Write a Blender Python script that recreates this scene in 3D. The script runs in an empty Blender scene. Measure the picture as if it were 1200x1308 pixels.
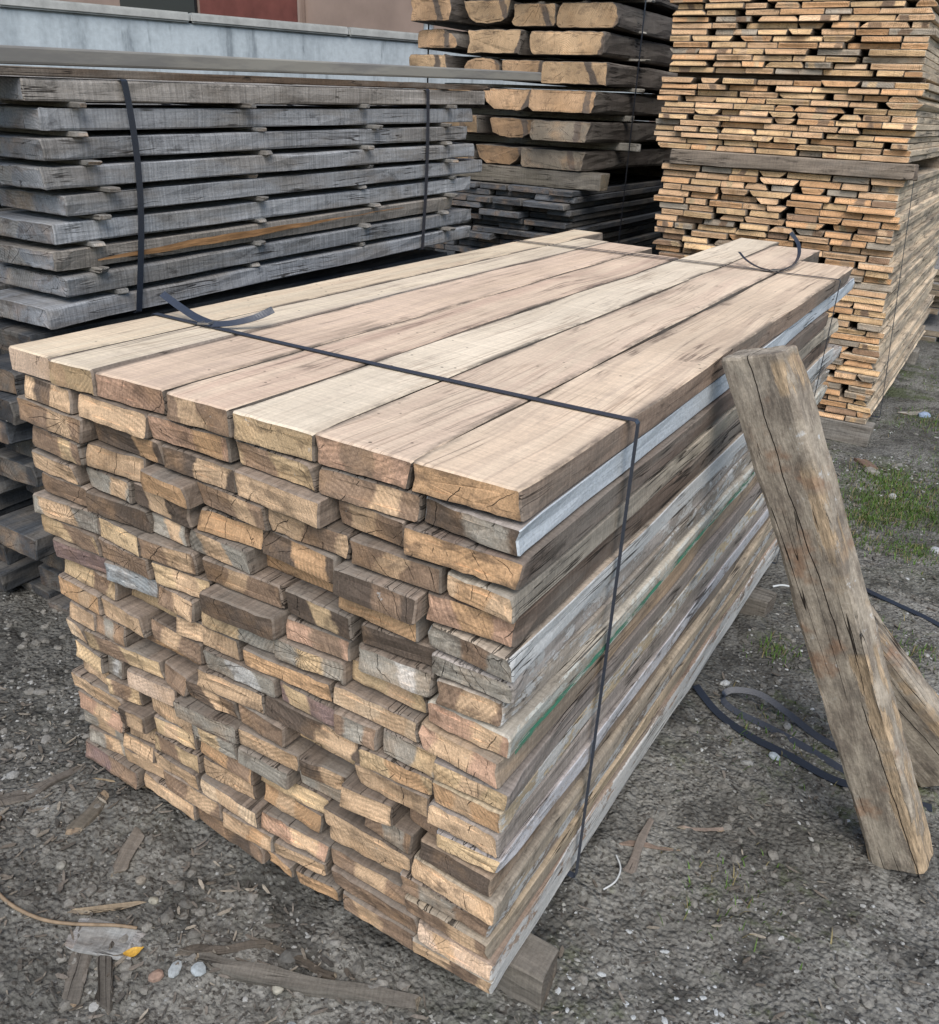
import bpy, math, random
import numpy as np
from mathutils import Vector, Matrix, noise as mn

sc = bpy.context.scene
COL = sc.collection
rnd = random.Random(11)
R = math.radians

# ------------------------------------------------------------------ node helper
class G:
    def __init__(s, name):
        s.m = bpy.data.materials.new(name); s.m.use_nodes = True
        s.t = s.m.node_tree; s.t.nodes.clear()
        s.out = s.t.nodes.new('ShaderNodeOutputMaterial')
        s.b = s.t.nodes.new('ShaderNodeBsdfPrincipled')
        s.t.links.new(s.b.outputs[0], s.out.inputs[0])
    def n(s, typ, ins=None, out=0, **kw):
        nd = s.t.nodes.new(typ)
        for k, v in kw.items(): setattr(nd, k, v)
        for k, v in (ins or {}).items():
            s.put(nd.inputs[k], v)
        return nd.outputs[out]
    def put(s, sock, v):
        if isinstance(v, bpy.types.NodeSocket): s.t.links.new(v, sock)
        elif v is not None:
            if sock.type == 'RGBA' and len(v) == 3: v = (*v, 1)
            sock.default_value = v
    def math(s, op, a, b=None, c=None, clamp=False):
        nd = s.t.nodes.new('ShaderNodeMath'); nd.operation = op; nd.use_clamp = clamp
        for i, v in enumerate((a, b, c)):
            if v is not None: s.put(nd.inputs[i], v)
        return nd.outputs[0]
    def vm(s, op, a, b=None):
        nd = s.t.nodes.new('ShaderNodeVectorMath'); nd.operation = op
        s.put(nd.inputs[0], a)
        if b is not None: s.put(nd.inputs[1], b)
        return nd.outputs['Value'] if op in ('LENGTH', 'DISTANCE', 'DOT_PRODUCT') else nd.outputs[0]
    def noise(s, v, scale=1, detail=3, rough=.55, dist=0):
        return s.n('ShaderNodeTexNoise', {'Vector': v, 'Scale': scale, 'Detail': detail, 'Roughness': rough, 'Distortion': dist})
    def vor(s, v, scale=1, feature='F1', rnd=1):
        return s.n('ShaderNodeTexVoronoi', {'Vector': v, 'Scale': scale, 'Randomness': rnd}, feature=feature)
    def ss(s, x, a, b):          # smoothstep
        nd = s.t.nodes.new('ShaderNodeMapRange'); nd.interpolation_type = 'SMOOTHSTEP'
        s.put(nd.inputs[0], x); s.put(nd.inputs[1], a); s.put(nd.inputs[2], b)
        return nd.outputs[0]
    def mr(s, x, a, b, c, d):
        nd = s.t.nodes.new('ShaderNodeMapRange')
        for i, v in enumerate((x, a, b, c, d)): s.put(nd.inputs[i], v)
        return nd.outputs[0]
    def mix(s, f, a, b, mode='MIX'):
        nd = s.t.nodes.new('ShaderNodeMix'); nd.data_type = 'RGBA'; nd.blend_type = mode
        s.put(nd.inputs[0], f); s.put(nd.inputs[6], a); s.put(nd.inputs[7], b)
        return nd.outputs[2]
    def mulc(s, c, f):           # colour times scalar
        cc = s.n('ShaderNodeCombineColor', {'Red': f, 'Green': f, 'Blue': f})
        return s.mix(1.0, c, cc, 'MULTIPLY')
    def attr(s, name, out='Color'):
        nd = s.t.nodes.new('ShaderNodeAttribute'); nd.attribute_name = name
        return nd.outputs[out]
    def fin(s, col, rough=.85, bump=None, strength=.5, dist=.002, spec=.25, metal=0):
        s.put(s.b.inputs['Base Color'], col); s.put(s.b.inputs['Roughness'], rough)
        s.b.inputs['Specular IOR Level'].default_value = spec
        s.b.inputs['Metallic'].default_value = metal
        if bump is not None:
            bn = s.n('ShaderNodeBump', {'Height': bump, 'Strength': strength, 'Distance': dist})
            s.put(s.b.inputs['Normal'], bn)
        return s.m
    def obj(s): return s.n('ShaderNodeTexCoord', out=3)
    def sep(s, v):
        nd = s.t.nodes.new('ShaderNodeSeparateXYZ'); s.put(nd.inputs[0], v); return nd.outputs

def make_end():
    g = G('wood_end_grain'); o = g.obj(); sd = g.attr('seed', 'Vector')
    v = g.vm('ADD', o, sd)
    X, Y, Z = g.sep(o); sx, sy, sz = g.sep(sd)
    A, B, pr = g.attr('colA'), g.attr('colB'), g.attr('prm')
    pc, pw, dirt = g.sep(pr)
    # stained bands with fairly crisp, slightly slanted upright edges
    wob = g.math('MULTIPLY', g.math('SUBTRACT', g.noise(v, 22, 4, .6), .5), .045)
    slant = g.math('MULTIPLY', Z, g.math('MULTIPLY', g.math('SUBTRACT', sy, 5.0), .09))
    d = g.math('ABSOLUTE', g.math('ADD', g.math('SUBTRACT', X, pc), g.math('ADD', wob, slant)))
    pm = g.math('SUBTRACT', 1.0, g.ss(g.math('SUBTRACT', d, pw), -.004, .006))
    c = g.mix(pm, A, B)
    # colour drift
    nb = g.noise(v, 9, 4, .6)
    c = g.mix(g.ss(nb, .45, .75), c, g.mix(.4, c, (.48, .29, .15)))
    # growth rings
    dx = g.math('SUBTRACT', X, g.math('MULTIPLY', g.math('SUBTRACT', sx, 2.0), .03))
    dz = g.math('SUBTRACT', Z, g.math('MULTIPLY', g.math('SUBTRACT', sz, 5.0), .055))
    rr = g.math('SQRT', g.math('ADD', g.math('MULTIPLY', dx, dx), g.math('MULTIPLY', dz, dz)))
    rr = g.math('ADD', rr, g.math('MULTIPLY', g.noise(v, 18, 5), .022))
    ring = g.math('SINE', g.math('MULTIPLY', rr, 760.0))
    ringamp = g.math('MULTIPLY', g.ss(g.noise(v, 7, 3), .42, .62), .17)
    c = g.mulc(c, g.math('ADD', 1.0, g.math('MULTIPLY', ring, ringamp)))
    # saw marks, upright
    comb = g.n('ShaderNodeCombineXYZ', {'X': g.math('ADD', X, g.math('MULTIPLY', Z, g.math('MULTIPLY', g.math('SUBTRACT', sx, 5.0), .12))), 'Y': sy, 'Z': Z})
    saw = g.noise(g.vm('MULTIPLY', comb, (260, 1, 22)), 1, 3, .7)
    c = g.mulc(c, g.math('ADD', 1.0, g.math('MULTIPLY', g.math('SUBTRACT', saw, .5), g.mr(g.noise(v, 8, 2), .35, .65, .15, 1.3))))
    fib = g.noise(v, 330, 3, .7)
    c = g.mulc(c, g.mr(fib, .25, .75, .68, 1.30))
    # grime blotches
    gr = g.noise(g.vm('MULTIPLY', v, (17, 17, 30)), 1, 5, .65)
    gm = g.math('MULTIPLY', g.ss(gr, .50, .66), g.math('MULTIPLY', dirt, 1.15, clamp=True), clamp=True)
    c = g.mix(gm, c, g.mix(.66, c, (.075, .055, .043)))
    # broad shading of light and brown zones
    bz = g.noise(v, 6, 2, .5)
    c = g.mulc(c, g.mr(bz, .3, .7, .82, 1.38))
    # cracks: radial splits and veins
    ang = g.math('ARCTAN2', dz, dx)
    k = g.math('MULTIPLY', g.math('ABSOLUTE', g.math('SUBTRACT', g.math('FRACT', g.math('ADD', g.math('MULTIPLY', ang, 3.3), g.math('MULTIPLY', g.noise(v, 16, 3), .75))), .5)), rr)
    ck1 = g.math('MULTIPLY', g.math('SUBTRACT', 1.0, g.ss(k, .0004, .0028)), g.ss(g.noise(v, 15, 3), .50, .58))
    dnv = g.n('ShaderNodeTexNoise', {'Vector': v, 'Scale': 24.0, 'Detail': 3.0}, out=1)
    sc2 = g.t.nodes.new('ShaderNodeVectorMath'); sc2.operation = 'SCALE'; g.put(sc2.inputs[0], dnv); sc2.inputs['Scale'].default_value = .06
    vv = g.vm('ADD', v, sc2.outputs[0])
    ve = g.vor(vv, 13, 'DISTANCE_TO_EDGE')
    ck2 = g.math('MULTIPLY', g.math('SUBTRACT', 1.0, g.ss(ve, .002, .016)), g.ss(g.noise(v, 13, 3), .62, .70))
    ck = g.math('MULTIPLY', g.math('MAXIMUM', ck1, ck2), g.math('ADD', .25, dirt), clamp=True)
    c = g.mix(g.math('MULTIPLY', ck, .8), c, (.05, .036, .028))
    # grimy, rounded rims
    e = g.attr('edge', 'Fac')
    em = g.math('MULTIPLY', g.math('SUBTRACT', 1.0, g.ss(e, .0, .7)), g.ss(g.noise(v, 26, 3), .35, .62))
    c = g.mix(g.math('MULTIPLY', em, g.math('ADD', .08, g.math('MULTIPLY', dirt, .5))), c, (.10, .078, .06))
    wp = g.math('MULTIPLY', g.ss(g.noise(v, 34, 4, .7), .66, .70), g.ss(g.noise(v, 5, 1), .56, .62))
    c = g.mix(g.math('MULTIPLY', wp, .5), c, (.5, .5, .49))
    h = g.math('ADD', g.math('MULTIPLY', saw, .5), g.math('ADD', g.math('MULTIPLY', fib, .3), g.math('MULTIPLY', ck, -2.2)))
    return g.fin(c, .9, h, 1.0, .004)

def make_side(name='wood_weathered_side', lines=False):
    g = G(name); o = g.obj(); sd = g.attr('seed', 'Vector'); v = g.vm('ADD', o, sd)
    X, Y, Z = g.sep(o)
    W = g.attr('colW'); P = g.attr('paint'); cov = g.attr('paint', 'Alpha')
    grain = g.noise(g.vm('MULTIPLY', v, (75, 3.2, 75)), 1, 4, .65, .6)
    c = g.mulc(W, g.mr(grain, .25, .75, (.78 if lines else .60), (1.2 if lines else 1.4)))
    bl = g.noise(g.vm('MULTIPLY', v, (9, 2.2, 9)), 1, 4, .6)
    c = g.mix(g.ss(bl, .44, .62), c, g.mix(.62, c, g.mix(g.noise(v, 3, 1), (.10, .075, .055), (.33, .31, .28))))
    dk = g.noise(g.vm('MULTIPLY', v, (24, 9, 24)), 1, 5, .7)
    c = g.mix(g.ss(dk, .56, .70), c, g.mulc(c, .5))
    saw = g.noise(g.vm('MULTIPLY', g.vm('ADD', v, (0, 0, 0)), (5, 190, 3)), 1, 2, .6)
    c = g.mulc(c, g.mr(saw, .3, .7, (.72 if lines else .86), (1.18 if lines else 1.1)))
    # lime wash / paint that has flaked away along the grain
    pn = g.noise(g.vm('MULTIPLY', v, (34, 11.0, 34)), 1, 6, .75, .3)
    pn2 = g.noise(v, 60, 4, .7)
    pv = g.math('ADD', g.math('MULTIPLY', pn, .75), g.math('MULTIPLY', pn2, .25))
    th = g.mr(cov, 0, 1, .74, .30)
    pm = g.ss(pv, th, g.math('ADD', th, .035))
    pm = g.math('MULTIPLY', pm, g.math('GREATER_THAN', cov, .01))
    nx = g.sep(g.n('ShaderNodeTexCoord', out=1))[0]
    pm = g.math('MULTIPLY', pm, g.ss(g.math('ABSOLUTE', nx), .25, .6))
    c = g.mix(g.math('MULTIPLY', pm, .88), c, g.mulc(P, g.mr(grain, .2, .8, .78, 1.12)))
    ck = g.noise(g.vm('MULTIPLY', v, (48, 1.6, 48)), 1, 3, .5, .4)
    ck = g.math('SUBTRACT', 1.0, g.ss(g.math('ABSOLUTE', g.math('SUBTRACT', ck, .5)), .006, .018))
    ck = g.math('MULTIPLY', ck, g.ss(g.noise(v, 4, 2), .50, .60))
    c = g.mix(g.math('MULTIPLY', ck, .85), c, (.02, .016, .013))
    h = g.math('ADD', g.math('MULTIPLY', grain, .8), g.math('ADD', g.math('MULTIPLY', saw, .35 if lines else .15), g.math('ADD', g.math('MULTIPLY', ck, -1.6), g.math('MULTIPLY', pm, .25))))
    hf = g.noise(v, 140, 4, .75)
    c = g.mulc(c, g.mr(hf, .25, .75, .78, 1.2))
    h = g.math('ADD', h, g.math('MULTIPLY', hf, .6))
    return g.fin(c, .9, h, .8, .003)

def make_fresh():
    g = G('wood_fresh_sawn_face'); o = g.obj(); sd = g.attr('seed', 'Vector'); v = g.vm('ADD', o, sd)
    X, Y, Z = g.sep(o)
    F, F2 = g.attr('colF'), g.attr('colF2'); st = g.attr('colF2', 'Alpha')
    warp = g.n('ShaderNodeTexNoise', {'Vector': g.vm('MULTIPLY', v, (3, 1.1, 3)), 'Scale': 1.0, 'Detail': 2.0}, out=1)
    sc2 = g.t.nodes.new('ShaderNodeVectorMath'); sc2.operation = 'MULTIPLY'; g.put(sc2.inputs[0], warp); sc2.inputs[1].default_value = (.11, 0, 0)
    vw = g.vm('ADD', v, sc2.outputs[0])
    band = g.noise(g.vm('MULTIPLY', vw, (26, .9, 1)), 1, 3, .55)
    c = g.mix(g.ss(band, .38, .66), F, F2)
    fine = g.noise(g.vm('MULTIPLY', vw, (230, 5, 1)), 1, 3, .65)
    c = g.mulc(c, g.mr(fine, .25, .75, .87, 1.10))
    line = g.noise(g.vm('MULTIPLY', vw, (60, 1.3, 1)), 1, 2, .5)
    lm = g.math('SUBTRACT', 1.0, g.ss(g.math('ABSOLUTE', g.math('SUBTRACT', line, .5)), .0, .035))
    c = g.mix(g.math('MULTIPLY', lm, g.math('MULTIPLY', .45, g.ss(g.noise(v, 3.0, 2), .4, .6))), c, (.25, .15, .10))
    # long dark shakes
    s1 = g.noise(g.vm('MULTIPLY', vw, (20, .8, 1)), 1, 5, .55)
    sm = g.math('SUBTRACT', 1.0, g.ss(g.math('ABSOLUTE', g.math('SUBTRACT', s1, .53)), .002, .017))
    sm = g.math('MULTIPLY', sm, g.ss(g.noise(g.vm('ADD', v, (3, 3, 3)), 3.2, 3), .50, .58))
    sm = g.math('MULTIPLY', sm, st, clamp=True)
    c = g.mix(g.math('MULTIPLY', sm, .85), c, (.06, .04, .03))
    halo = g.math('SUBTRACT', 1.0, g.ss(g.math('ABSOLUTE', g.math('SUBTRACT', s1, .53)), .01, .06))
    c = g.mix(g.math('MULTIPLY', g.math('MULTIPLY', halo, st), .28), c, (.22, .14, .12))
    # knots and pinholes
    kv = g.vor(g.vm('MULTIPLY', v, (5.5, 2.0, 1)), 1)
    kd = g.math('SUBTRACT', 1.0, g.ss(g.math('ADD', kv, g.math('MULTIPLY', g.noise(v, 40, 3), .08)), .08, .14))
    c = g.mix(g.math('MULTIPLY', kd, .7), c, (.18, .11, .075))
    pv = g.vor(g.vm('MULTIPLY', v, (30, 30, 1)), 1)
    pm = g.math('MULTIPLY', g.math('SUBTRACT', 1.0, g.ss(g.math('ADD', pv, g.math('MULTIPLY', g.noise(v, 90, 2), .08)), .09, .15)), g.ss(g.noise(v, 3.5, 2), .48, .54))
    c = g.mix(g.math('MULTIPLY', pm, .75), c, (.07, .05, .04))
    sawm = g.noise(g.vm('MULTIPLY', v, (4, 150, 1)), 1, 2)
    c = g.mulc(c, g.mr(sawm, .3, .7, .90, 1.07))
    big = g.noise(g.vm('MULTIPLY', v, (5, 2.2, 1)), 1, 4, .6)
    c = g.mulc(c, g.mr(big, .3, .7, .84, 1.12))
    spk = g.noise(v, 170, 4, .8)
    c = g.mulc(c, g.mr(spk, .25, .75, .86, 1.12))
    smd = g.math('MULTIPLY', g.ss(g.noise(g.vm('MULTIPLY', v, (9, 3.5, 1)), 1, 6, .7), .58, .72), .4)
    c = g.mix(smd, c, (.34, .26, .21))
    # grime towards the long edges
    e = g.attr('rim', 'Fac')
    em = g.math('MULTIPLY', g.ss(e, .60, .98), g.ss(g.noise(g.vm('MULTIPLY', v, (10, 4, 1)), 1, 6, .7), .42, .60))
    c = g.mix(g.math('MULTIPLY', em, .8), c, (.09, .075, .065))
    h = g.math('ADD', g.math('MULTIPLY', fine, .35), g.math('ADD', g.math('MULTIPLY', sm, -2.5), g.math('MULTIPLY', sawm, .3)))
    return g.fin(c, .8, h, .5, .0015)

M_END = make_end(); M_SIDE = make_side(); M_LINES = make_side('wood_grey_sawn_side', True); M_FRESH = make_fresh()

def flat_mat(name, col, rough=.7, metal=0, var=.3, scale=40, bump=.3, spec=.3, col2=None):
    g = G(name); o = g.obj()
    n = g.noise(o, scale, 4, .6)
    c = g.mulc(g.mix(g.ss(g.noise(o, scale*.2, 3), .4, .6), col, col2 or col), g.mr(n, .25, .75, 1-var, 1+var))
    return g.fin(c, rough, n, bump, .002, spec, metal)

M_STRAP = flat_mat('strap_dark_polyester', (.022, .028, .042), .42, 0, .25, 300, .4, .5)
M_STRAPB = flat_mat('strap_slate_polyester', (.035, .044, .066), .38, 0, .2, 200, .3, .6)
M_WIRE = flat_mat('strap_buckle_steel', (.32, .32, .32), .35, .8, .2, 200, .2, .5)

# ------------------------------------------------------------------ meshes
def subdiv_poly(P, step):
    out = []
    for i in range(len(P)):
        a = P[i]; b = P[(i+1) % len(P)]
        d = math.hypot(b[0]-a[0], b[1]-a[1]); n = max(1, int(round(d/step)))
        for k in range(n): out.append((a[0]+(b[0]-a[0])*k/n, a[1]+(b[1]-a[1])*k/n))
    return out

def profile(kind, w, t, r):
    e = min(.004, t*.12)
    if kind == 'rect':
        P = [(e, 0), (w-e, 0), (w, e), (w, t-e), (w-e, t), (e, t), (0, t-e), (0, e)]
    elif kind == 'crisp':
        e = .0016
        P = [(e, 0), (w-e, 0), (w, e), (w, t-e), (w-e, t), (e, t), (0, t-e), (0, e)]
    elif kind == 'round':           # well rounded, worn corners
        q = min(w, t)*.15
        P = [(q, 0), (w-q, 0), (w-q*.3, q*.3), (w, q), (w, t-q), (w-q*.3, t-q*.3), (w-q, t), (q, t), (q*.3, t-q*.3), (0, t-q), (0, q), (q*.3, q*.3)]
    elif kind == 'wane_lo':         # live edges narrowing downward
        a, b = r.uniform(.15, 1)*t, r.uniform(.15, 1)*t
        P = [(a, 0), (w-b, 0), (w-b*.35, t*.45), (w, t-e), (w-e, t), (e, t), (0, t-e), (a*.35, t*.45)]
    elif kind == 'wane_hi':
        a, b = r.uniform(.15, 1)*t, r.uniform(.15, 1)*t
        P = [(e, 0), (w-e, 0), (w, e), (w-b*.35, t*.55), (w-b, t), (a, t), (a*.35, t*.55), (0, e)]
    elif kind == 'slab_dn':         # half round log slab, flat face up
        P = [(w*.24, t*.04), (w*.5, 0), (w*.76, t*.04), (w*.92, t*.3), (w*.985, t*.62), (w, t*.93), (w-.012, t), (.012, t), (0, t*.93), (w*.02, t*.62), (w*.09, t*.3)]
    elif kind == 'slab_up':
        P = [(.012, 0), (w-.012, 0), (w, t*.1), (w*.97, t*.5), (w*.88, t*.82), (w*.7, t*.97), (w*.5, t), (w*.28, t*.97), (w*.1, t*.8), (w*.02, t*.5), (0, t*.1)]
    return P

def lerp3(a, b, f): return tuple(a[i]+(b[i]-a[i])*f for i in range(3))

class Store: pass
def board_mesh(name, L, w, t, r, kind='rect', seg=10, step=.03, rough=.0012, endrough=.003, slant=.006, bow=(0, 0), A=(.4, .27, .165), B=None, patch=None,
               dirt=.5, W=(.2, .15, .11), paint=(.6, .62, .63, 0), F=(.6, .5, .38), F2=None, shake=.3, mats=None, fresh=False, taper=0, seed=None):
    P = subdiv_poly(profile(kind, w, t, r), step)
    n = len(P); cx, cz = w/2, t/2
    sd = seed or (r.uniform(0, 10), r.uniform(0, 10), r.uniform(0, 10))
    ys = [0, .004, .02, .06] + [.06 + (L-.12)*k/seg for k in range(1, seg)] + [L-.06, L-.02, L-.004, L]
    sl, sl2 = r.uniform(-slant, slant), r.uniform(-slant, slant)
    V = []; edge = []; rim = []
    def ring(y, shrink, first, dy=0):
        end = 0 if y < .5*L else 1
        endw = max(0, 1-abs(y if not end else L-y)/.07)
        f = y/L
        for (x, z) in P:
            nv = mn.noise_vector(Vector((x*9+sd[0]*3, y*3.1+sd[1]*3, z*9+sd[2]*3)))
            nf = mn.noise_vector(Vector((x*45+sd[0]*7, y*16+sd[1], z*45+sd[2])))
            am = rough + endrough*endw*.6
            dx = nv.x*am*2.2+nf.x*am*1.1; dz = (nv.z*am*1.6+nf.z*am*.8)
            if z < .002: dz = abs(dz)*.3
            if z > t-.002: dz = -abs(dz)*.5 if not fresh else -abs(dz)*.15
            xx = cx+(x-cx)*(1-taper*f)
            bx, bz = bow[0]*math.sin(math.pi*f), bow[1]*math.sin(math.pi*f*1.0)
            sx = max(0, 1-2*shrink/w); sz = max(0, 1-2*shrink/t)
            px = cx+(xx+dx-cx)*sx+bx; pz = cz+(z+dz-cz)*sz+bz
            yy = y+dy
            if endw > 0:
                yy += ((x/w-.5)*sl*2 + (z/t-.5)*sl2 + nf.y*endrough*.7)*endw*(1 if not end else -1)
            V.append((px, yy, pz))
    # cap rings
    rings = []
    def add(y, shrink, ed, dy=0):
        s = len(V); ring(y, shrink, None, dy); rings.append(s)
        edge.extend([ed]*n)
        for (x, z) in P: rim.append(min(1, max(0, abs(x/w-.5)*2-.55)/.45))
    inset = min(.012, t*.28)
    add(0, inset, 1.0, 0); add(0, .0022, 0, 0)
    for y in ys[1:-1]: add(y, 0, 0)
    add(L, .0022, 0, 0); add(L, inset, 1.0, 0)
    F_ = []; mi = []
    nr = len(rings)
    for k in range(nr-1):
        a, b = rings[k], rings[k+1]
        cap = (k == 0 or k == nr-2)
        for i in range(n):
            j = (i+1) % n
            F_.append((a+i, a+j, b+j, b+i))
            if cap: mi.append(1)
            else:
                zt = (P[i][1] > t*.93 and P[j][1] > t*.93)
                mi.append(2 if (fresh and zt) else 0)
    F_.append(tuple(rings[0]+i for i in reversed(range(n)))); mi.append(1)
    F_.append(tuple(rings[-1]+i for i in range(n))); mi.append(1)
    me = bpy.data.meshes.new(name)
    me.from_pydata(V, [], F_)
    me.polygons.foreach_set('material_index', mi)
    N = len(V)
    def ca(nm, col):
        if len(col) == 3: col = (*col, 1)
        at = me.attributes.new(nm, 'FLOAT_COLOR', 'POINT')
        at.data.foreach_set('color', np.tile(np.array(col, np.float32), N))
    patch = patch or (0, -1)
    ca('colA', A); ca('colB', B or A); ca('prm', (patch[0], patch[1], dirt)); ca('colW', W); ca('paint', paint)
    if fresh: ca('colF', F); ca('colF2', (*(F2 or F), shake))
    at = me.attributes.new('seed', 'FLOAT_VECTOR', 'POINT'); at.data.foreach_set('vector', np.tile(np.array(sd, np.float32), N))
    at = me.attributes.new('edge', 'FLOAT', 'POINT'); at.data.foreach_set('value', np.array(edge, np.float32))
    if fresh: at = me.attributes.new('rim', 'FLOAT', 'POINT'); at.data.foreach_set('value', np.array(rim, np.float32))
    for m in (mats or (M_SIDE, M_END, M_FRESH)): me.materials.append(m)
    return me

def link(name, me, loc=(0, 0, 0), rot=(0, 0, 0), parent=None):
    o = bpy.data.objects.new(name, me); COL.objects.link(o)
    o.location = loc; o.rotation_euler = rot
    if parent: o.parent = parent
    return o
def tag(o, label=None, cat=None, group=None, kind=None):
    if label: o['label'] = label
    if cat: o['category'] = cat
    if group: o['group'] = group
    if kind: o['kind'] = kind
    return o

def pyd(name, V, F, mat, smooth=False):
    me = bpy.data.meshes.new(name); me.from_pydata([tuple(v) for v in V], [], F)
    me.materials.append(mat)
    if smooth: me.polygons.foreach_set('use_smooth', [True]*len(me.polygons))
    return me

ORD = 'zero first second third fourth fifth sixth seventh eighth ninth tenth eleventh twelfth thirteenth fourteenth fifteenth sixteenth seventeenth eighteenth nineteenth twentieth'.split()
def ordn(i):
    if i <= 20: return ORD[i]
    tens = {2: 'twenty', 3: 'thirty', 4: 'forty'}[i//10]
    return tens+'-'+ORD[i % 10] if i % 10 else {30: 'thirtieth', 40: 'fortieth'}[i]

TONE = {'t': (.60, .42, .27), 'o': (.57, .36, .205), 'y': (.61, .445, .27), 'l': (.68, .51, .35), 'b': (.29, .20, .14), 'd': (.125, .095, .075),
        'g': (.34, .31, .265), 'G': (.34, .36, .37), 'p': (.64, .48, .36), 'k': (.25, .175, .16), 'r': (.50, .32, .225), 'w': (.55, .53, .5)}
TW = {'t': 'tan', 'o': 'orange-brown', 'y': 'ochre-yellow', 'l': 'light tan', 'b': 'brown', 'd': 'dark brown', 'g': 'grey', 'G': 'blue-grey', 'p': 'clean pale pink',
      'k': 'purplish brown', 'r': 'reddish-brown', 'w': 'whitish'}

# ================================================================== ground
def gh(x, y):
    s = min(1, max(0, (x-.0)/1.05)); s = s*s*(3-2*s)
    base = -.012-.075*s
    if y > 1.6: base += (-.088-base)*min(1, (y-1.6)/1.4)
    d = math.hypot(x-.8, y-1)
    v = Vector((x, y, 0))
    b = base + .006*max(0, mn.noise(v*20+Vector((9, 9, 9))))*2 + .022*mn.noise(v*1.3+Vector((4, 2, 0))) + .010*mn.noise(v*4.1) + .0055*mn.noise(v*12) + .004*mn.noise(v*31)
    if -.03 < x < 1.12 and 0 < y < 2.3: b = min(b, -.016 if x < .6 else -.05)
    if d > 12: b += 0
    return b

def build_ground():
    def axis(c0, c1, fine, far):
        a = list(np.arange(c0, c1, fine)); s = fine; x = c1
        while x < far: a.append(x); s *= 1.25; x += s
        a.append(far); s = fine; x = c0; lo = []
        while x > -far: s *= 1.25; x -= s; lo.append(max(x, -far))
        return sorted(set(lo+a))
    xs = axis(-.9, 2.6, .0125, 220); ys = axis(-.9, 3.2, .0125, 220)
    V = [(x, y, gh(x, y) if abs(x) < 14 and abs(y) < 18 else -.09) for y in ys for x in xs]
    nx = len(xs); F = []
    for j in range(len(ys)-1):
        for i in range(nx-1): a = j*nx+i; F.append((a, a+1, a+1+nx, a+nx))
    g = G('soil'); o = g.obj()
    n1 = g.noise(o, 2.0, 6, .62); n2 = g.noise(o, 9, 5, .65); n3 = g.noise(o, 60, 5, .7)
    c = g.mix(g.ss(n1, .38, .62), (.170, .166, .152), (.30, .292, .268))
    c = g.mix(g.ss(n2, .42, .68), c, (.092, .089, .082))
    cl = g.vor(o, 95); cl2 = g.vor(o, 38)
    c = g.mulc(c, g.mr(n3, .25, .75, .66, 1.34))
    c = g.mulc(c, g.mr(cl, 0, .8, 1.16, .76))
    grit = g.n('ShaderNodeTexVoronoi', {'Vector': o, 'Scale': 170.0}, out=1)
    gv = g.sep(grit)[0]
    c = g.mix(g.math('MULTIPLY', g.math('GREATER_THAN', gv, .96), g.ss(g.noise(o, 5, 3), .45, .6)), c, (.34, .34, .32))
    c = g.mix(g.math('MULTIPLY', g.math('LESS_THAN', gv, .10), .8), c, (.07, .062, .055))
    X, Y, Z = g.sep(o)
    side = g.ss(X, .9, 1.4)
    mo = g.math('MULTIPLY', g.ss(g.noise(o, 5.3, 8, .8), .53, .66), g.math('ADD', g.math('MULTIPLY', side, .95), .12))
    far = g.math('MULTIPLY', g.ss(g.noise(o, 2.1, 6, .7), .5, .6), g.ss(Y, 2.0, 3.0))
    c = g.mix(g.math('MULTIPLY', g.math('MAXIMUM', mo, far), .72), c, g.mulc((.085, .105, .045), g.mr(n3, .25, .75, .6, 1.4)))
    wet = g.ss(g.noise(o, 1.0, 3), .5, .62)
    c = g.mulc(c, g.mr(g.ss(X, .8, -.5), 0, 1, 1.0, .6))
    h = g.math('ADD', g.math('MULTIPLY', n3, 1.0), g.math('ADD', g.math('MULTIPLY', cl, -.7), g.math('MULTIPLY', cl2, -.9)))
    h = g.math('ADD', h, g.math('MULTIPLY', n2, 1.6))
    c = g.mulc(c, g.mr(g.noise(o, 4.5, 5, .6), .3, .7, .78, 1.22))
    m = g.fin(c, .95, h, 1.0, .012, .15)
    o_ = link('ground', pyd('ground', V, F, m, True)); tag(o_, kind='structure')
build_ground()

# ------------------------------------------------------------------ gravel, chips
def ico():
    import bmesh
    bm = bmesh.new(); bmesh.ops.create_icosphere(bm, subdivisions=2, radius=1)
    v = np.array([x.co[:] for x in bm.verts]); f = np.array([[q.index for q in p.verts] for p in bm.faces]); bm.free()
    return v, f
IV, IF = ico()
def blob_cloud(name, items, mat, label, cat):
    # items: (x,y,z,sx,sy,sz,rot,seed,col)
    VV = []; FF = []; CC = []; k = 0
    variants = []
    for s in range(24):
        nn = np.array([1+.38*mn.noise(Vector(p)*1.3+Vector((s*7, 3, 1)))+.12*mn.noise(Vector(p)*3.1+Vector((s, 1, 5))) for p in IV])
        variants.append(np.round(IV*nn[:, None]*2.6)/2.6*.35+IV*nn[:, None]*.65)
    for (x, y, z, sx, sy, sz, rot, s, col) in items:
        P = variants[s % 24]*np.array([sx, sy, sz]); c, q = math.cos(rot), math.sin(rot)
        P = np.stack([P[:, 0]*c-P[:, 1]*q+x, P[:, 0]*q+P[:, 1]*c+y, P[:, 2]+z], 1)
        VV.append(P); FF.append(IF+k); CC.append(np.tile(np.array([*col, 1], np.float32), (len(P), 1))); k += len(P)
    V = np.concatenate(VV); F = np.concatenate(FF); C = np.concatenate(CC)
    me = bpy.data.meshes.new(name); me.from_pydata(V.tolist(), [], F.tolist())
    at = me.attributes.new('tint', 'FLOAT_COLOR', 'POINT'); at.data.foreach_set('color', C.ravel())
    me.materials.append(mat)
    o = link(name, me); tag(o, label, cat, kind='stuff'); return o
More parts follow.
